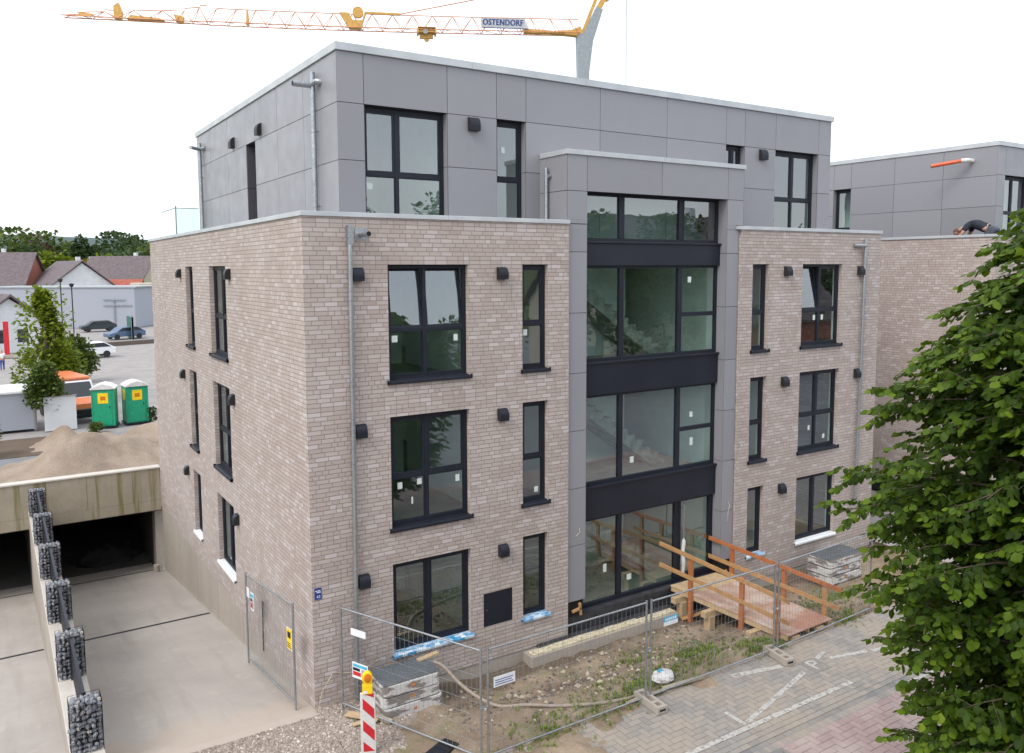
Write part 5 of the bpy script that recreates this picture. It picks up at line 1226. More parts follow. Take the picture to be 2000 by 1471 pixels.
# ================================================================== TREES
def leaf_cloud(pts, dirs, size, m, name, parent, off, shape='leaf', droop=.5, tint_fn=None):
    """pts Nx3 leaf bases, dirs Nx3 outward direction; builds folded pointed leaves"""
    n = len(pts); P_ = np.asarray(pts, float); Dv = np.asarray(dirs, float)
    Dv = Dv/np.linalg.norm(Dv, axis=1, keepdims=True)
    rnd = rng.normal(0, 1, (n, 3)); S = np.cross(Dv, rnd*.35+np.array([0, 0, 1.])); S /= np.linalg.norm(S, axis=1, keepdims=True)+1e-9
    Nn = np.cross(S, Dv); L_ = (size*rng.uniform(.65, 1.25, n))[:, None]; W_ = L_*.40
    if shape == 'leaf':
        v = np.stack([P_, P_+Dv*L_*.38+S*W_-Nn*L_*.05, P_+Dv*L_*.72+S*W_*.72-Nn*L_*.06, P_+Dv*L_, P_+Dv*L_*.72-S*W_*.72-Nn*L_*.06, P_+Dv*L_*.38-S*W_-Nn*L_*.05, P_+Dv*L_*.5+Nn*L_*.06], 1).reshape(-1, 3)
        idx = np.array([[0, 1, 6], [1, 2, 6], [2, 3, 6], [3, 4, 6], [4, 5, 6], [5, 0, 6]]); nv = 7
    else:
        v = np.stack([P_-S*W_, P_+Dv*L_*.6-S*W_*1.1, P_+Dv*L_, P_+S*W_*1.1+Dv*L_*.4], 1).reshape(-1, 3); idx = np.array([[0, 1, 2], [0, 2, 3]]); nv = 4
    v = v-np.array(off)
    f = (np.arange(n)[:, None, None]*nv+idx[None]).reshape(-1, 3)
    me = bpy.data.meshes.new(name); me.vertices.add(len(v)); me.vertices.foreach_set('co', v.ravel()); me.loops.add(f.size); me.loops.foreach_set('vertex_index', f.ravel())
    me.polygons.add(len(f)); me.polygons.foreach_set('loop_start', np.arange(0, f.size, 3)); me.polygons.foreach_set('loop_total', np.full(len(f), 3)); me.update(calc_edges=True)
    t_ = rng.beta(2, 2.5, n) if tint_fn is None else tint_fn(P_)
    at = me.attributes.new('tint', 'FLOAT', 'FACE'); at.data.foreach_set('value', np.repeat(t_, len(idx)).astype(np.float32))
    me.materials.append(M[m]); ob = bpy.data.objects.new(name, me); C.objects.link(ob); ob.parent = parent; ob.location = Vector(off)-Vector(origin(parent)); return ob
# near street tree: trunk outside the frame, crown hanging in from the right
TX, TY = 5.95, -10.35
tr = thing('street_tree', 'large leafy green street tree in the right foreground', 'tree', (TX, TY, 0))
prof_z = [.9, 1.5, 2.2, 3.0, 3.7, 4.3, 4.9, 5.3, 5.9, 6.6, 7.3, 8.0, 8.5, 8.9, 9.3]
prof_r = [1.0, 1.5, 1.9, 2.2, 2.42, 2.62, 2.68, 2.58, 2.32, 2.05, 1.82, 1.5, 1.15, .8, .4]
pts, drs, tnt, twigs, boughs = [], [], [], [], []
NBO = 500
for i in range(NBO):
    f = (i+.5)/NBO; z = .95+8.0*f**.92+random.uniform(-.22, .22); a = i*2.39996+random.uniform(-.25, .25); Rz = float(np.interp(z, prof_z, prof_r))
    Lb = max(.35, Rz*random.choice((.62, .80, .90, .96, 1.0, 1.03, 1.07))*(1+.07*mnoise.noise(Vector((math.cos(a)*1.5, math.sin(a)*1.5, z*.9)))*2))
    d_ = Vector((math.cos(a), math.sin(a), 0)); side = Vector((-d_.y, d_.x, 0)); bend = random.uniform(-.18, .18)*Lb; rise = random.uniform(.15, .60)*Lb*.55
    def bp_(t_): return Vector((TX, TY, z-.25*Lb*.5))+d_*Lb*t_+side*bend*t_*t_+Vector((0, 0, rise*math.sin(t_*2.3)+.12*Lb*.5*t_-.10*t_**4))
    boughs.append([bp_(k2/6) for k2 in range(7)]); nt_ = int(7+Lb*6.5)
    for k2 in range(nt_):
        t_ = .22+.78*(k2+random.random()*.6)/nt_; b0 = bp_(min(t_, 1)); sg = 1 if k2 % 2 else -1
        if k2 == nt_-1: td = d_.copy(); tl = .30
        else: td = (d_*random.uniform(.5, 1.0)+side*sg*random.uniform(.55, 1.0)).normalized(); tl = random.uniform(.32, .62)*(1.15-.45*t_)
        tsd = Vector((-td.y, td.x, 0)); nl = int(tl/.031)+2; up_ = random.uniform(-.25, .55); tw = []
        for q in range(nl):
            u = (q+1)/nl; p_ = b0+td*tl*u+Vector((0, 0, up_*tl*math.sin(u*2.2)-.32*tl*u*u)); tw.append(p_); s2 = 1 if q % 2 else -1
            ld = td*random.uniform(.35, .8)+tsd*s2*random.uniform(.25, .95)+Vector((0, 0, random.uniform(-1.6, -.1)))
            if q == nl-1: ld = td+Vector((0, 0, -.5))
            pts.append(p_+tsd*s2*.008); drs.append(ld); tnt.append(.10+.30*(t_**3)*(.4+.6*u)+(.22 if (u > .75 and t_ > .7) else 0)+(.10 if ld.z > -.35 else 0)+random.gauss(0, .09))  # young tips lighter; less drooping leaves tinted lighter to imitate light from above
        if k2 % 3 == 0: twigs.append([b0]+tw)
pts = np.array(pts); drs = np.array(drs); tnt = np.clip(np.array(tnt), 0, 1)
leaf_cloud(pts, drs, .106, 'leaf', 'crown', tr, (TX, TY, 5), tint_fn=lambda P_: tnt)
mb = MB()
for tw in twigs: mb.tube([tw[0], tw[len(tw)//2], tw[-1]], [.005, .004, .002], 'bark', 4, True, False)
for bo in boughs: mb.tube(bo, [.030, .026, .021, .016, .012, .008, .004], 'bark', 5, True, False)
mb.build('branches', tr, (TX, TY, 3))
mb = MB(); mb.tube([(TX, TY, -.02), (TX, TY, .3), (TX+.03, TY, 2.5), (TX, TY+.03, 5), (TX, TY, 8), (TX, TY, 9.4)], [.2, .15, .13, .10, .05, .015], 'bark', 12); mb.build('trunk', tr, (TX, TY, 0))

def bg_tree(x, y, h, r, label, m='leaf_bg', n=2600, size=.35, z0=0, shape='round', g='trees behind the yard', trunk=True, name='tree'):
    t = thing(name, label, 'tree', (x, y, z0), g); P_, D_ = [], []
    cb = z0+h*(.12 if shape == 'cone' else .22)
    lob = [(random.uniform(0, 6.28), random.uniform(.1, .95), random.uniform(.35, .6)) for _ in range(9)]
    cl = []
    for (a, f, s) in lob:
        zz = cb+(h-(cb-z0))*f*.85
        rr = r*(.55*math.sin(min(1, f+.15)*math.pi)**.6) if shape != 'cone' else r*.5*(1-f)
        cl.append((Vector((x+math.cos(a)*rr, y+math.sin(a)*rr, zz)), r*s*(1 if shape != 'cone' else max(.3, 1-f*.8))))
    cl.append((Vector((x, y, cb+(h-(cb-z0))*.5)), r*.62))
    for i in range(n):
        c_, s = random.choice(cl); d_ = Vector((random.gauss(0, 1), random.gauss(0, 1), random.gauss(0, 1))).normalized(); k2 = random.uniform(.55, 1.08)
        zs = 1.15 if shape != 'cone' else 1.7
        p_ = c_+Vector((d_.x*s*k2, d_.y*s*k2, d_.z*s*k2*zs)); 
        if p_.z > z0+h: p_.z = z0+h-random.random()*.5
        if p_.z < z0+.1: p_.z = z0+.1+random.random()*.4
        P_.append(p_); D_.append(d_+Vector((random.gauss(0, .7), random.gauss(0, .7), random.gauss(-.2, .7))))
    leaf_cloud(np.array(P_), np.array(D_), size, m, 'crown', t, (x, y, z0+h/2), shape='q')
    if trunk:
        q = MB(); q.tube([(x, y, z0-.1), (x+.05, y, z0+h*.35), (x, y, z0+h*.7)], [.03*h, .02*h, .008*h], 'bark', 8)
        for i in range(4): a = i*1.6+.4; q.tube([(x, y, z0+h*.3), (x+math.cos(a)*r*.4, y+math.sin(a)*r*.4, z0+h*.55)], [.012*h, .005*h], 'bark', 5)
        q.build('trunk', t, (x, y, z0))
    return t
# yard trees
bg_tree(-1.95, 42.5, 8.1, 2.5, 'yellow-green narrow tree between the white container and the yard', 'leaf_lime', 8000, .25, shape='cone')
bg_tree(-2.5, 33.4, 3.6, 1.0, 'small young tree in front of the taller yellow-green tree', 'leaf_bg', 2600, .18)
bg_tree(.55, 53, 3.4, 1.3, 'round dark green bush right of the yellow-green tree', 'leaf_bg', 1700, .26)
bg_tree(-5.3, 27.5, 1.6, .9, 'green bush at the left picture edge above the concrete beam', 'leaf_bg', 900, .16, trunk=False, name='bush')
bg_tree(3.3, 32.0, .8, .8, 'low green bush at the foot of the right-hand portable toilet', 'leaf_dark', 700, .14, trunk=False, name='bush')
bg_tree(2.3, 33.3, .7, .7, 'small green bush beside the right-hand portable toilet', 'leaf_dark', 500, .14, trunk=False, name='bush')
bg_tree(-.5, 31.2, .5, .5, 'low weeds in front of the orange and white van', 'leaf_bg', 400, .12, trunk=False, name='bush')
bg_tree(27.5, 146, 11, 5.0, 'bright lime green tree beside the brick facade edge', 'leaf_lime', 2200, .8)
random.seed(21)
def raypt(px, dist): # plan position of something seen at picture column px, at a given distance
    s = (px-997.8)/1595.56; d_ = Vector((fw.x, fw.y, 0)).normalized()+rt*s; return CAM.x+d_.x*dist, CAM.y+d_.y*dist
# far tree belt : individual trees
belt = [(-20, 190, 17, 9, 'leaf_bg'), (25, 200, 18, 10, 'leaf_bg'), (62, 215, 17, 8, 'leaf_red'), (70, 180, 13, 6, 'leaf_dark'), (100, 240, 19, 8, 'leaf_bg'), (96, 175, 11.5, 5.5, 'leaf_lime'), (128, 180, 10.5, 5.5, 'leaf_lime'), (135, 250, 18, 8, 'leaf_dark'), (150, 200, 14, 5, 'leaf_bg'),
        (165, 190, 18, 3.0, 'leaf_dark'), (183, 192, 17.5, 3.2, 'leaf_dark'), (180, 185, 10, 5, 'leaf_lime'), (205, 240, 15, 7, 'leaf_bg'), (210, 190, 11, 5, 'leaf_lime'), (232, 230, 18, 9, 'leaf_dark'), (255, 220, 17, 9, 'leaf_dark'), (285, 215, 16, 7, 'leaf_dark'), (310, 200, 14, 7, 'leaf_bg'), (265, 185, 12, 6, 'leaf_dark'), (-55, 195, 18, 9, 'leaf_bg'), (345, 210, 14, 8, 'leaf_bg')]
wd_ = ['broad olive', 'tall olive', 'reddish brown', 'dark rounded', 'far mid-green', 'light green leafy', 'light green low', 'dark far', 'slender mid-green', 'left narrow dark column', 'right narrow dark column', 'yellowish low', 'pale far', 'lime toned', 'big dark green', 'second big dark green', 'dark right-hand', 'green edge', 'lower dark', 'leftmost', 'hidden rear']
for (px, ds, h, r_, m), wn_ in zip(belt, wd_):
    x, y = raypt(px, ds); pos_ = 'left' if px < 90 else ('middle' if px < 190 else 'right')
    bg_tree(x, y, h, r_, '%s tree in the %s part of the tree belt behind the houses' % (wn_, pos_), m, 1300, 1.15 if r_ > 4 else .8, g='trees of the belt behind the houses')
# wooded hill on the horizon, distance haze tinted into its colour
mb = MB(); nx = 90
k = NB('hillwood_hazed', .95); p = k.pos(); k.base(k.ramp(k.noise(p, .02, 6), [(.35, (.035, .065, .065)), (.65, (.07, .105, .10))])); M['hillwood_hazed'] = k.m
vs_, fs_ = [], []
for i in range(nx):
    a = R(-70)+R(150)*i/(nx-1)+R(10)
    for j, (ds, hh) in enumerate(((1500, 0), (1700, 45), (1900, 75), (2200, 60), (2400, 0))):
        hz = hh*(1+.18*mnoise.noise(Vector((i*.13, j, 0))))*(.55+.45*math.exp(-((i-40)/22)**2))+(random.uniform(-1.5, 1.5) if hh else -1); vs_.append((math.sin(a)*ds, math.cos(a)*ds, hz))
for i in range(nx-1):
    for j in range(4): fs_.append((i*5+j, (i+1)*5+j, (i+1)*5+j+1, i*5+j+1))
mb.add(vs_, fs_, 'hillwood_hazed', True); struct(mb.build('hills'))
mb = MB(); 
def wood_mass(name, x0, y0, x1, y1, h, n, size, m='leaf_bg'):
    t_ = []; P_ = []; D_ = []
    for i in range(n):
        f = random.random(); x = x0+(x1-x0)*f; y = y0+(y1-y0)*f; hh = h*(.8+.35*mnoise.noise(Vector((x*.03, y*.03, 0)))+.15*mnoise.noise(Vector((x*.13, y*.13, 5))))
        P_.append((x+random.gauss(0, 4), y+random.gauss(0, 6), random.uniform(0, 1)**.5*hh)); D_.append((random.gauss(0, 1), random.gauss(0, 1), random.gauss(0, .8)))
    t2 = bpy.data.objects.new(name, None); return P_, D_
def woods(name, segs, m, size):
    P_, D_ = [], []
    for s in segs: a, b = wood_mass('w', *s[:4], s[4], s[5], size); P_ += a; D_ += b
    o3 = leaf_cloud(np.array(P_), np.array(D_), size, m, name, None, (0, 0, 0), shape='q') if False else None
    n = len(P_); root = bpy.data.objects.new('tmp', None); root.location = (0, 0, 0)
    o3 = leaf_cloud(np.array(P_), np.array(D_), size, m, name, root, (0, 0, 0), shape='q'); o3.parent = None; o3['kind'] = 'stuff'; bpy.data.objects.remove(root); return o3
a_ = raypt(-150, 270); b_ = raypt(420, 290)
woods('far_wood', [(a_[0], a_[1], b_[0], b_[1], 15, 6000), (a_[0]-150, a_[1]-60, a_[0], a_[1], 15, 2000), (60, 200, 330, 160, 14, 5000)], 'leaf_bg', 1.9)

# ================================================================== YARD AND HOUSES BEHIND
mb = MB(); nx, ny = 120, 80; vs_, fs_ = [], []
def mh(x, y):
    h = 1.25*math.exp(-((x+1.2)/2.3)**2-((y-24.4-.25*(x+1))/1.9)**2)+1.05*math.exp(-((x-2.3)/2.0)**2-((y-27.6)/1.5)**2)+.55*math.exp(-((x+2.6)/1.2)**2-((y-22.4)/1.5)**2)+.95*math.exp(-((x+2.1)/.8)**2-((y-29)/1.1)**2)+.7*math.exp(-((x-6)/3)**2-((y-28)/1.6)**2)
    return h*(1+.22*mnoise.noise(Vector((x*.9, y*.9, 0))))+.10*mnoise.noise(Vector((x*2.2, y*2.2, 2)))-.06
for j in range(ny):
    for i in range(nx): x = -8+18*i/(nx-1); y = 18.5+13*j/(ny-1); vs_.append((x, y, mh(x, y)))
for j in range(ny-1):
    for i in range(nx-1): fs_.append((j*nx+i, j*nx+i+1, (j+1)*nx+i+1, (j+1)*nx+i))
mb.add(vs_, fs_, 'sand', True); tag(mb.build('sand_heap'), 'long beige heap of sand and soil behind the garage entrance', 'sand heap')
mb = MB(); sheet(mb, -9, 27, -2.3, 31.5, .02, 'dirt'); struct(mb.build('rear_soil'))
def toilet(x, y, rz_, label):
    t = thing('portable_toilet', label, 'portable toilet', (x, y, 0), 'green portable toilets')
    mb = MB(); mb.box(-.53, -.53, .08, .53, .53, 1.98, 'toilet'); 
    for sx in (-.55, .49): 
        for sy in (-.55, .49): mb.box(sx, sy, .06, sx+.06, sy+.06, 2.0, 'toilet')
    mb.build('cabin', None, bevel=.02).parent = t
    mb = MB(); mb.box(-.4, -.548, .15, .4, -.531, 1.9, 'toilet'); mb.tube([(.3, -.56, 1.0), (.3, -.56, 1.15)], .015, 'black', 6); mb.build('door', None).parent = t
    mb = MB(); pr_ = [(-.60, 2.0), (.60, 2.0), (.60, 2.06), (.3, 2.22), (0, 2.30), (-.3, 2.22), (-.60, 2.06)]; mb.prism(pr_, -.6, .6, 'white_plastic', 1); mb.build('roof', None, bevel=.02).parent = t
    for kx in (-1, 1):
        mb = MB()
        if kx < 0: mb.box(-.24, -.556, 1.28, .24, -.549, 1.82, 'yellow'); mb.box(-.12, -.560, 1.45, .12, -.557, 1.65, 'amber')
        else: mb.box(-.556, -.24, 1.28, -.531, .24, 1.82, 'yellow')
        mb.build('notice', None).parent = t
    mb = MB(); mb.box(-.6, -.6, 0, .6, .6, .09, 'anthracite'); mb.build('skid', None).parent = t
    t.rotation_euler = (0, 0, rz_); return t
toilet(.12, 32.9, R(-14), 'left of the two green portable toilets, with gabled white roof')
toilet(1.62, 33.2, R(4), 'right of the two green portable toilets, next to the brick wall edge')
# white/grey site containers
t = thing('site_container', 'grey-white sheeted site container at the left picture edge behind the sand heap', 'container', (-4.4, 35.2, 0))
mb = MB(); mb.box(-6.6, 33.6, .1, -2.95, 36.4, 1.95, 'clad'); mb.build('box', t, (-4.4, 35.2, 0))
mb = MB(); mb.box(-6.7, 33.5, 1.951, -2.85, 36.5, 2.12, 'white'); mb.build('roof', t, (-4.4, 35.2, 1.95), bevel=.05)
for x in (-6.5, -4.9, -3.1): mb = MB(); mb.box(x, 33.55, .02, x+.1, 33.6, 1.95, 'galv'); mb.build('edge_post', t, (x, 33.6, 0))
q = MB(); q.box(-2.65, 33.0, 0, -1.2, 33.12, 1.72, 'render_white'); q.box(-2.7, 32.97, 1.721, -1.15, 33.15, 1.76, 'galv'); tag(q.build('site_hoarding'), 'short whitish hoarding panel between the young tree and the orange van', 'hoarding')
# van
t = thing('van', 'orange and white van parked behind the hoarding, facing the camera', 'van', (-.9, 35.3, 0))
def loc(o2): o2.parent = t; return o2
mb = MB()
mb.prism([(-2.6, .4), (2.45, .4), (2.5, 1.0), (1.65, 1.25), (1.05, 2.05), (.9, 2.12), (-2.55, 2.12), (-2.6, 2.0)], -.92, .92, 'white', 1); b_ = mb.build('body', None, bevel=.06); loc(b_)
mb = MB(); mb.box(-2.5, -.88, 2.13, .95, .88, 2.32, 'vanorange'); loc(mb.build('roof', None, bevel=.08))
mb = MB(); mb.prism([(1.70, 1.27), (2.52, 1.03), (2.53, .75), (1.7, .9)], -.85, .85, 'vanorange', 1); loc(mb.build('bonnet', None, bevel=.02))
mb = MB(); mb.add([(1.62, -.82, 1.30), (1.62, .82, 1.30), (1.08, .78, 2.03), (1.08, -.78, 2.03)], [(0, 1, 2, 3)], 'carglass'); o3 = mb.build('windscreen', None); loc(o3); o3.location = (.03, 0, .02)
mb = MB(); mb.box(2.5, -.7, .50, 2.56, .7, .72, 'black'); loc(mb.build('grille', None, bevel=.01)); mb = MB(); mb.box(2.48, -.93, .28, 2.62, .93, .48, 'anthracite'); loc(mb.build('bumper', None, bevel=.03))
for sy in (-1, 1):
    mb = MB(); mb.box(2.50, sy*.74-.12, .78, 2.55, sy*.74+.12, .95, 'chrome'); loc(mb.build('headlight', None, bevel=.01))
    for xx in (-1.7, 1.65):
        mb = MB(); mb.tube([(xx, sy*.8, .33), (xx, sy*.96, .33)], .33, 'tyre', 18); w_ = mb.build('wheel', None); loc(w_)

for o3 in t.children:
    for i, s_ in enumerate(o3.material_slots): pass
t.rotation_euler = (0, 0, R(-78)); t.location = (-1.25, 37.0, 0)
# parked trailer / white vehicle roof
def car(x, y, rz_, m, label, s=1.0, name='parked_car', kind='car'):
    t = thing(name, label, kind, (x, y, 0), 'vehicles parked in front of the warehouse'); L_ = 2.15*s
    mb = MB(); mb.prism([(-L_, .32), (L_, .32), (L_+.02, .72), (L_*.62, .92), (L_*.32, 1.38), (-L_*.55, 1.44), (-L_*.9, 1.0), (-L_-.02, .9)], -.86, .86, m, 1)
    mb.build('body', None, bevel=.07).parent = t
    mb = MB(); mb.prism([(L_*.56, .96), (L_*.31, 1.34), (-L_*.52, 1.40), (-L_*.82, 1.0)], -.87, .87, 'carglass', 1); mb.build('windows', None).parent = t
    for sy in (-1, 1):
        for xx in (-L_*.62, L_*.62):
            mb = MB(); mb.tube([(xx, sy*.72, .32), (xx, sy*.9, .32)], .32, 'tyre', 16); mb.build('wheel', None).parent = t
        mb = MB(); mb.box(L_-.02, sy*.62-.13, .62, L_+.03, sy*.62+.13, .76, 'chrome'); mb.build('headlight', None).parent = t
    t.rotation_euler = (0, 0, rz_); return t
car(7.4, 107, R(185), 'cardark', 'dark estate car parked along the grey warehouse wall')
car(8.7, 92, R(200), 'bluecar', 'blue car by the green net at the right end of the warehouse')
car(2.9, 71, R(190), 'white', 'white car right of the dark green bush in the yard')
# warehouse
t = thing('warehouse', 'long windowless pale grey metal-clad warehouse behind the yard', 'building', (7, 114, 0))
mb = MB(); wp = [(12.6, 111.2), (-6, 123.5), (-1, 131), (18, 119.5)]
def poly_prism(mb, pl, z0, z1, m):
    n_ = len(pl); mb.add([(*p, z0) for p in pl]+[(*p, z1) for p in pl], [tuple(range(n_)), tuple(range(n_, 2*n_))]+[(i, (i+1) % n_, n_+(i+1) % n_, n_+i) for i in range(n_)], m)
poly_prism(mb, wp, 0, 5.6, 'clad'); mb.build('wall', t, (7, 114, 0))
mb = MB(); poly_prism(mb, [(12.75, 110.95), (-6.1, 123.4), (-1.1, 131.2), (18.2, 119.4)], 5.601, 5.8, 'galv'); mb.build('roof_edge', t, (7, 114, 5))
mb = MB()
for (a, b) in ((.12, .36),):
    A = Vector((12.6, 111.2, 0)); Bv = Vector((-6, 123.5, 0))
    mb.bar(A.lerp(Bv, .06)+Vector((-.1, -.15, 4.0)), A.lerp(Bv, .2)+Vector((-.1, -.15, 4.0)), .1, .12, 'steel_grey'); mb.bar(A.lerp(Bv, .13)+Vector((-.1, -.15, .5)), A.lerp(Bv, .13)+Vector((-.1, -.15, 4.0)), .12, .12, 'steel_grey', (1, 0, 0)); mb.bar(A.lerp(Bv, .02)+Vector((-.1, -.15, 3.2)), A.lerp(Bv, .2)+Vector((-.1, -.15, 3.2)), .1, .12, 'steel_grey')
mb.build('wall_bracket', t, (12, 111, 4))
q = MB(); q.box(9.3, 90.5, 0, 9.5, 94.5, 2.6, 'darkgreen'); q.box(9.28, 90.5, 0, 9.52, 90.62, 2.8, 'steel_grey'); tag(q.build('net_screen'), 'dark green screen at the right end of the vehicles', 'screen')
t = thing('shed', 'white flat-roofed shed with brown brick base right of the warehouse', 'building', (20, 134, 0))
mb = MB(); mb.box(16, 131, 2.5, 30, 140, 5.9, 'render_cream'); mb.build('upper_wall', t, (20, 134, 2.5)); mb = MB(); mb.box(16.05, 131.3, 0, 30, 140, 2.499, 'brick_red'); mb.build('base_wall', t, (20, 134, 0))
mb = MB(); mb.box(17.2, 131.0, .1, 18.6, 131.299, 2.2, 'timber_pale'); mb.build('door', t, (18, 131, 0))
# low kerb in front of cars
q = MB(); q.bar((11.5, 84.5, .15), (3.0, 82, .15), .6, .5, 'soilstain'); tag(q.build('garden_wall'), 'low brown wall in front of the parked blue car', 'wall')
for (x, y, h, lb) in ((4.3, 104, 6.0, 'dark street lamp standing before the warehouse, right of two'), (3.2, 106, 6.6, 'dark street lamp before the warehouse, left of two')):
    t = thing('street_lamp', lb, 'street lamp', (x, y, 0), 'lamps before the warehouse'); mb = MB(); mb.tube([(x, y, 0), (x, y, h)], .07, 'anthracite', 8); mb.build('pole', t, (x, y, 0)); mb = MB(); mb.tube([(x, y, h), (x, y, h+.35), (x, y, h+.45)], [.18, .32, .1], 'black', 10); mb.build('lamp_head', t, (x, y, h))
def house(x, y, rz_, L_, W_, eave, ridge, wallm, roofm, label, oh=.5, chimney=True, wins=True):
    t = thing('house', label, 'house', (x, y, 0), 'houses beyond the yard')
    mb = MB(); mb.prism([(-W_/2, 0), (W_/2, 0), (W_/2, eave), (0, ridge-.25), (-W_/2, eave)], -L_/2, L_/2, wallm, 1); mb.build('wall', None).parent = t   # ridge along local y
    mb = MB(); sl = (ridge-eave)/(W_/2)
    for s_ in (-1, 1):
        a = (s_*(W_/2+oh), eave-sl*oh); b = (0, ridge)
        pr_ = [a, b, (0, ridge+.22), (a[0], a[1]+.2)]; mb.prism(pr_, -L_/2-oh, L_/2+oh, roofm, 1)
    rf = mb.build('roof', None); rf.parent = t
    if chimney:
        mb = MB(); mb.box(.4, -L_*.2, ridge-1.2, 1.1, -L_*.2+.6, ridge+.9, 'render_white'); ch = mb.build('chimney', None); ch.parent = rf
    if wins:
        for s_ in (-1, 1):
            for i in range(3):
                for zz in ([1.0] if eave < 4 else [1.0, 3.7]):
                    mb = MB(); yy = -L_/2+(i+.5)*L_/3; mb.box(s_*W_/2-.03, yy-.55, zz, s_*W_/2+.03, yy+.55, zz+1.3, 'carglass'); wn_ = mb.build('window', None); wn_.parent = t
        for e_ in (-1, 1):
            for xx in (-W_*.22, W_*.22):
                mb = MB(); mb.box(xx-.5, e_*L_/2-.03, 1.0, xx+.5, e_*L_/2+.03, 2.3, 'carglass'); wn_ = mb.build('window', None); wn_.parent = t
    t.rotation_euler = (0, 0, rz_); return t
x, y = raypt(-25, 150); house(x, y, R(68), 17, 14, 4.6, 11.2, 'brick_red', 'roof_dark', 'largest house at the far left with a dark roof over red brick walls')
x, y = raypt(140, 150); house(x, y, R(10), 16, 15, 3.4, 9.6, 'render_white', 'roof_dark', 'white gabled house with brown-grey roof left of the middle')
x, y = raypt(165, 185); house(x, y, R(55), 10, 10, 5.0, 10.2, 'render_white', 'roof_red', 'house with a bright red roof peeping between the grey roofs')
x, y = raypt(245, 172); house(x, y, R(48), 14, 12, 4.5, 10.8, 'render_cream', 'roof_dark', 'cream gabled house with a dark roof near the brick facade')
x, y = raypt(225, 150); house(x, y, R(70), 9, 8, 3.4, 6.2, 'render_white', 'roof_red', 'low annex with a red roof just above the warehouse', chimney=False)
x, y = raypt(-2, 82); house(x, y, R(20), 5, 5.0, 3.6, 5.6, 'render_white', 'roof_dark', 'small white gabled building with a dark roof behind the red posts', chimney=False)
# red-white fuel station style pylons
for i, (px, ds, lb) in enumerate(((9, 76, 'nearer red post beside the white building at the far left edge'), (22, 84, 'farther red post beside the white building at the far left edge'))):
    x, y = raypt(px, ds); t = thing('red_post', lb, 'post', (x, y, 0), 'red posts'); mb = MB(); mb.box(x-.22, y-.22, .3, x+.22, y+.22, 3.4, 'red'); mb.build('shaft', t, (x, y, 0)); mb = MB(); mb.box(x-.5, y-.5, 0, x+.5, y+.5, .3, 'conc'); mb.build('base', t, (x, y, 0))
x, y = raypt(-2, 66); q = thing('person', 'distant pedestrian in a pale top and dark trousers at the left picture edge', 'person', (x, y, 0))
v = [(0, 0, .95), (0, 0, 1.15), (0, 0, 1.38), (0, .01, 1.50), (0, .02, 1.62), (0, .02, 1.72), (.17, 0, 1.40), (.22, .03, 1.15), (.22, .10, .92), (-.17, 0, 1.40), (-.22, -.03, 1.15), (-.22, .04, .92), (.09, .02, .85), (.10, .12, .50), (.10, .10, .08), (.10, .22, .04), (-.09, 0, .85), (-.10, -.05, .48), (-.10, -.18, .10), (-.10, -.08, .04)]
e = [(0, 1), (1, 2), (2, 3), (3, 4), (4, 5), (2, 6), (6, 7), (7, 8), (2, 9), (9, 10), (10, 11), (0, 12), (12, 13), (13, 14), (14, 15), (0, 16), (16, 17), (17, 18), (18, 19)]
skin_body('body', v, e, [.13, .12, .14, .055, .09, .08, .065, .045, .035, .065, .045, .035, .09, .065, .045, .04, .09, .065, .045, .04], 'skin', q)
skin_body('shirt', v[:3]+[v[6], v[7], v[9], v[10]], [(0, 1), (1, 2), (2, 3), (3, 4), (2, 5), (5, 6)], [.14, .135, .15, .075, .055, .075, .055], 'white', q)
skin_body('trousers', [(0, 0, .97)]+v[12:15]+v[16:19], [(0, 1), (1, 2), (2, 3), (0, 4), (4, 5), (5, 6)], [.14, .10, .075, .055, .10, .075, .055], 'sign_blue', q)

# ================================================================== CRANE
CZ = 27.0
A = Vector((36.6, 40.2, 27.0)); Bc = Vector((1.07, 56.7, 27.0)); dj = (Bc-A).normalized(); LJ = (Bc-A).length; sdv = Vector((-dj.y, dj.x, 0))
cr_ = thing('tower_crane', 'orange lattice tower crane with a grey mast behind the roof', 'crane', (A.x, A.y, 0))
jr = A
def J(s, side=0, z=0): return A+dj*s+sdv*side+Vector((0, 0, z-.03-.20*math.sin(math.pi*max(0, min(1, s/LJ)))))
mb = MB()
Hh = lambda s: 1.18 if s < 24.5 else (1.05 if s < 31 else .85)
mainend = 27.5
def chord(a, b, r_, m='crane_red'): mb.tube([a, b], r_, m, 6, True, False)
segs_ = [(0, 17.2, 1.15, 1.15), (17.2, 28.8, 1.12, 1.12), (28.8, 31.0, 1.3, .72), (31.0, 35.2, .80, .62), (35.2, LJ, .62, .06)]
for (s0, s1, h0, h1) in segs_:
    n_ = max(2, int((s1-s0)/1.45)); 
    for i in range(n_):
        a, b = s0+(s1-s0)*i/n_, s0+(s1-s0)*(i+1)/n_; ha, hb = h0+(h1-h0)*i/n_, h0+(h1-h0)*(i+1)/n_; m_ = (a+b)/2; hm = (ha+hb)/2; w_ = .5 if s0 < 27 else .35
        for sd_ in (-w_, w_):
            chord(J(a, sd_), J(b, sd_), .045); chord(J(a, sd_), J(m_, 0, hm), .028); chord(J(m_, 0, hm), J(b, sd_), .028)
        chord(J(a, -w_), J(b, w_), .02); chord(J(a, -w_), J(a, w_), .02)
        if i < n_-1: chord(J(m_, 0, hm), J(m_+(s1-s0)/n_, 0, (hm+hb+(h1-h0)/n_/2)/2), .04)
    chord(J(s0, 0, h0), J(s0+(s1-s0)/n_/2, 0, h0), .04)
mb.build('jib', cr_, A)
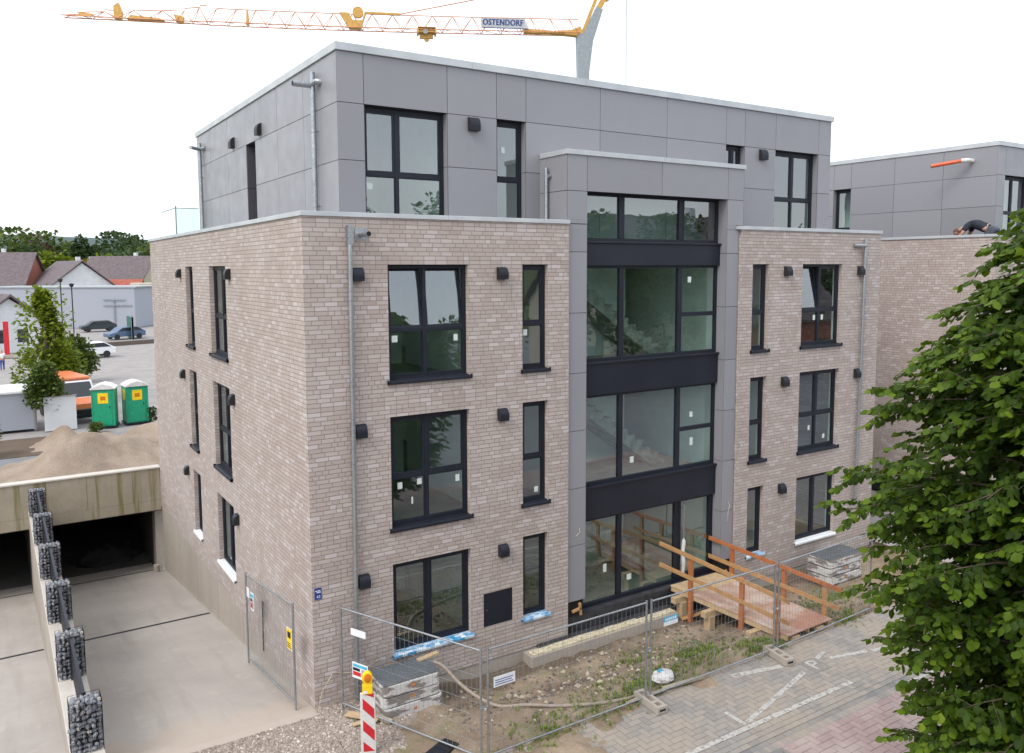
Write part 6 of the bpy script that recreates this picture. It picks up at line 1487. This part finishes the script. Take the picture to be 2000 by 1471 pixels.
def flat(pts2, m, name, wd=.12, side=0):
    q = MB(); n_ = len(pts2); vs2 = [J(s, side-wd, z) for s, z in pts2]+[J(s, side+wd, z) for s, z in pts2]
    q.add(vs2, [tuple(range(n_)), tuple(range(2*n_-1, n_-1, -1))]+[(i, (i+1) % n_, n_+(i+1) % n_, n_+i) for i in range(n_)], m); return q.build(name, cr_, J(pts2[0][0], 0, pts2[0][1]))
flat([(-.5, -.25), (2.3, 0), (2.3, .12), (.6, .25), (-.1, .55)], 'crane', 'jib_foot', .3)
flat([(2.2, -.02), (4.45, -.02), (4.45, .30), (2.2, .18)], 'crane', 'jib_box', .25)
flat([(17.3, .0), (18.2, .0), (18.9, 1.15), (18.2, 1.15), (17.9, .6), (17.2, .6), (17.0, 1.15), (16.9, 1.15)], 'crane', 'joint_plate', .3)
q = MB(); q.tube([J(17.5, -.15, 1.25), J(17.5, .15, 1.25)], .42, 'crane', 20); q.build('pulley', cr_, J(17.5, 0, 1.3))
flat([(14.3, 1.12), (17.0, 1.15), (17.0, 1.32), (14.3, 1.28)], 'crane', 'tie_bar', .1)
flat([(35.0, -.05), (35.5, .0), (35.5, .9), (35.15, 1.15), (34.9, .5)], 'crane', 'tip_joint', .2); flat([(31.9, .0), (34.6, 0), (34.3, .3), (32.2, .15)], 'crane', 'tip_box', .2); flat([(36.9, .1), (38.1, .1), (37.9, .3), (37.0, .26)], 'crane', 'tip_tray', .15); flat([(30.6, -.1), (31.0, -.1), (31.2, .5), (30.5, .35)], 'crane', 'jib_joint', .25)
flat([(25.7, -.02), (25.95, -.02), (25.9, 1.1), (25.78, 1.1)], 'crane', 'jib_latch', .1)
q = MB(); q.bar(J(11.5, 0, -.10), J(12.95, 0, -.10), .9, .18, 'crane'); q.bar(J(11.7, 0, -.38), J(12.75, 0, -.38), .3, .42, 'crane'); q.bar(J(11.5, 0, .15), J(12.9, 0, .15), 1.15, .05, 'crane')
for s_ in (11.5, 12.9): q.bar(J(s_, -.55, -.1), J(s_, .55, -.1), .12, .35, 'crane')
q.tube([J(12.2, -.1, -.62), J(12.2, .1, -.62)], .2, 'crane', 12); q.tube([J(12.3, .47, -.15), J(12.3, .53, -.15)], .2, 'steel_grey', 10); q.build('trolley', cr_, J(12.2, 0, -.4))
q = MB()
for s_ in (11.6, 12.8): q.tube([J(s_, 0, -.3), J(s_, 0, -22.5)], .010, 'steel_grey', 4)
q.build('hoist_rope', cr_, J(12.2, 0, -.3))
q = MB(); q.bar(J(11.5, 0, -22.7), J(12.9, 0, -22.7), .3, .5, 'crane'); q.build('hook_block', cr_, J(12.2, 0, -22.7))
q = MB(); q.bar(J(-.35, 0, .1), J(-2.6, 0, 5.6), .22, .26, 'crane'); q.build('top_strut', cr_, J(0, 0, .1))
q = MB(); q.tube([J(14.4, 0, 1.2), J(5, 0, 3.2), J(-2.6, 0, 5.6)], .045, 'crane_red', 6); q.build('guy_line', cr_, J(0, 0, 5))
q = MB(); q.tube([J(-2.6, 0, 5.6), J(-3.95, 0, 6.2)], .06, 'crane', 6); q.tube([J(-3.95, 0, 6.2), J(-4.1, 0, -22)], .035, 'steel_grey', 5); q.build('rear_rope', cr_, J(0, 0, 5))
q = MB()
pl = [(-.85, -27), (.05, -27), (.05, -3.5), (.12, -1.2), (.15, -.1), (-.35, .0), (-1.45, 2.1), (-1.95, 1.9), (-1.15, -.6), (-.85, -3.0)]
vs2 = [J(a, -.38, b) for a, b in pl]+[J(a, .38, b) for a, b in pl]; m2 = len(pl)
q.add(vs2, [tuple(range(m2)), tuple(range(2*m2-1, m2-1, -1))]+[(i, (i+1) % m2, m2+(i+1) % m2, m2+i) for i in range(m2)], 'steel_grey'); q.build('mast', cr_, A-Vector((0, 0, 27)))
q = MB(); q.bar(J(-1.5, 0, 1.8), J(-2.2, 0, 3.0), .35, .42, 'crane'); q.tube([J(-2.25, -.14, 3.1), J(-2.25, .14, 3.1)], .46, 'crane', 18); q.tube([J(-2.25, -.16, 3.1), J(-2.25, .16, 3.1)], .16, 'black', 12); q.build('top_pulley', cr_, J(-2, 0, 2))
q = MB(); q.box(-1.4, -1.4, 0, 1.4, 1.4, 1.2, 'crane', Matrix.Translation((A.x, A.y, 0))); q.build('undercarriage', cr_, (A.x, A.y, 0), bevel=.05)
# banner with the builder's name
q = MB(); bx_ = -dj; bz_ = Vector((0, 0, 1)); by_ = sdv
cc = J(6.2, .60, .58); MXB = Matrix(((bx_.x, bz_.x, by_.x, cc.x), (bx_.y, bz_.y, by_.y, cc.y), (bx_.z, bz_.z, by_.z, cc.z), (0, 0, 0, 1)))
q.box(-1.75, -.36, -.015, 1.75, .36, .0, 'white', MXB); q.add([MXB @ Vector(p) for p in ((1.75, -.36, 0), (2.1, -.36, 0), (1.75, .30, 0))], [(0, 1, 2)], 'white'); q.box(-1.7, -.42, -.012, 2.0, -.362, .002, 'sign_blue', MXB)
for dx_ in (-.022, 0, .022): text_mb(q, 'OSTENDORF', .64, 'sign_blue', MXB @ Matrix.Translation((dx_, .02+dx_*.3, .012+dx_*.1)) @ Matrix.Diagonal((.80, 1, 1, 1)), .006, 1.12); q.build('banner', cr_, cc)
# ================================================================== ACROSS THE STREET (mirrored in the panes)
random.seed(5)
for i, (x, y, rz_, L_, W_, ev, rd_, wm, rm, lb) in enumerate(((2, -40, 90, 18, 11, 4.2, 9.0, 'render_white', 'roof_dark', 'white house across the street, mirrored in the lower panes'), (42, -36, 92, 17, 13, 5.5, 12.2, 'render_cream', 'roof_dark', 'cream house across the street with a dark roof'), (48, -34, 88, 16, 11, 4.2, 9.8, 'brick_red', 'roof_dark', 'red brick house across the street'), (-24, -42, 90, 18, 12, 4.8, 9.6, 'brick_red', 'roof_red', 'brick house with a red roof across the street, far left'))):
    house(x, y, R(rz_), L_, W_, ev, rd_, wm, rm, lb)
for i, (x, y, h, r_, m) in enumerate(((14, -34, 14.5, 4.2, 'leaf_bg'), (24, -37, 13.5, 4.5, 'leaf_bg'), (-10, -38, 14, 5.5, 'leaf_dark'), (38, -30, 12, 4.6, 'leaf_bg'), (62, -32, 13, 5.5, 'leaf_dark'), (29, -27, 12.5, 3.6, 'leaf_bg'), (84, -20, 14, 6, 'leaf_bg'))):
    bg_tree(x, y, h, r_, ['first', 'second', 'third', 'fourth', 'fifth', 'sixth', 'seventh'][i]+' green tree across the street behind the viewer, seen only mirrored', m, 6500, .34, g='trees across the street')
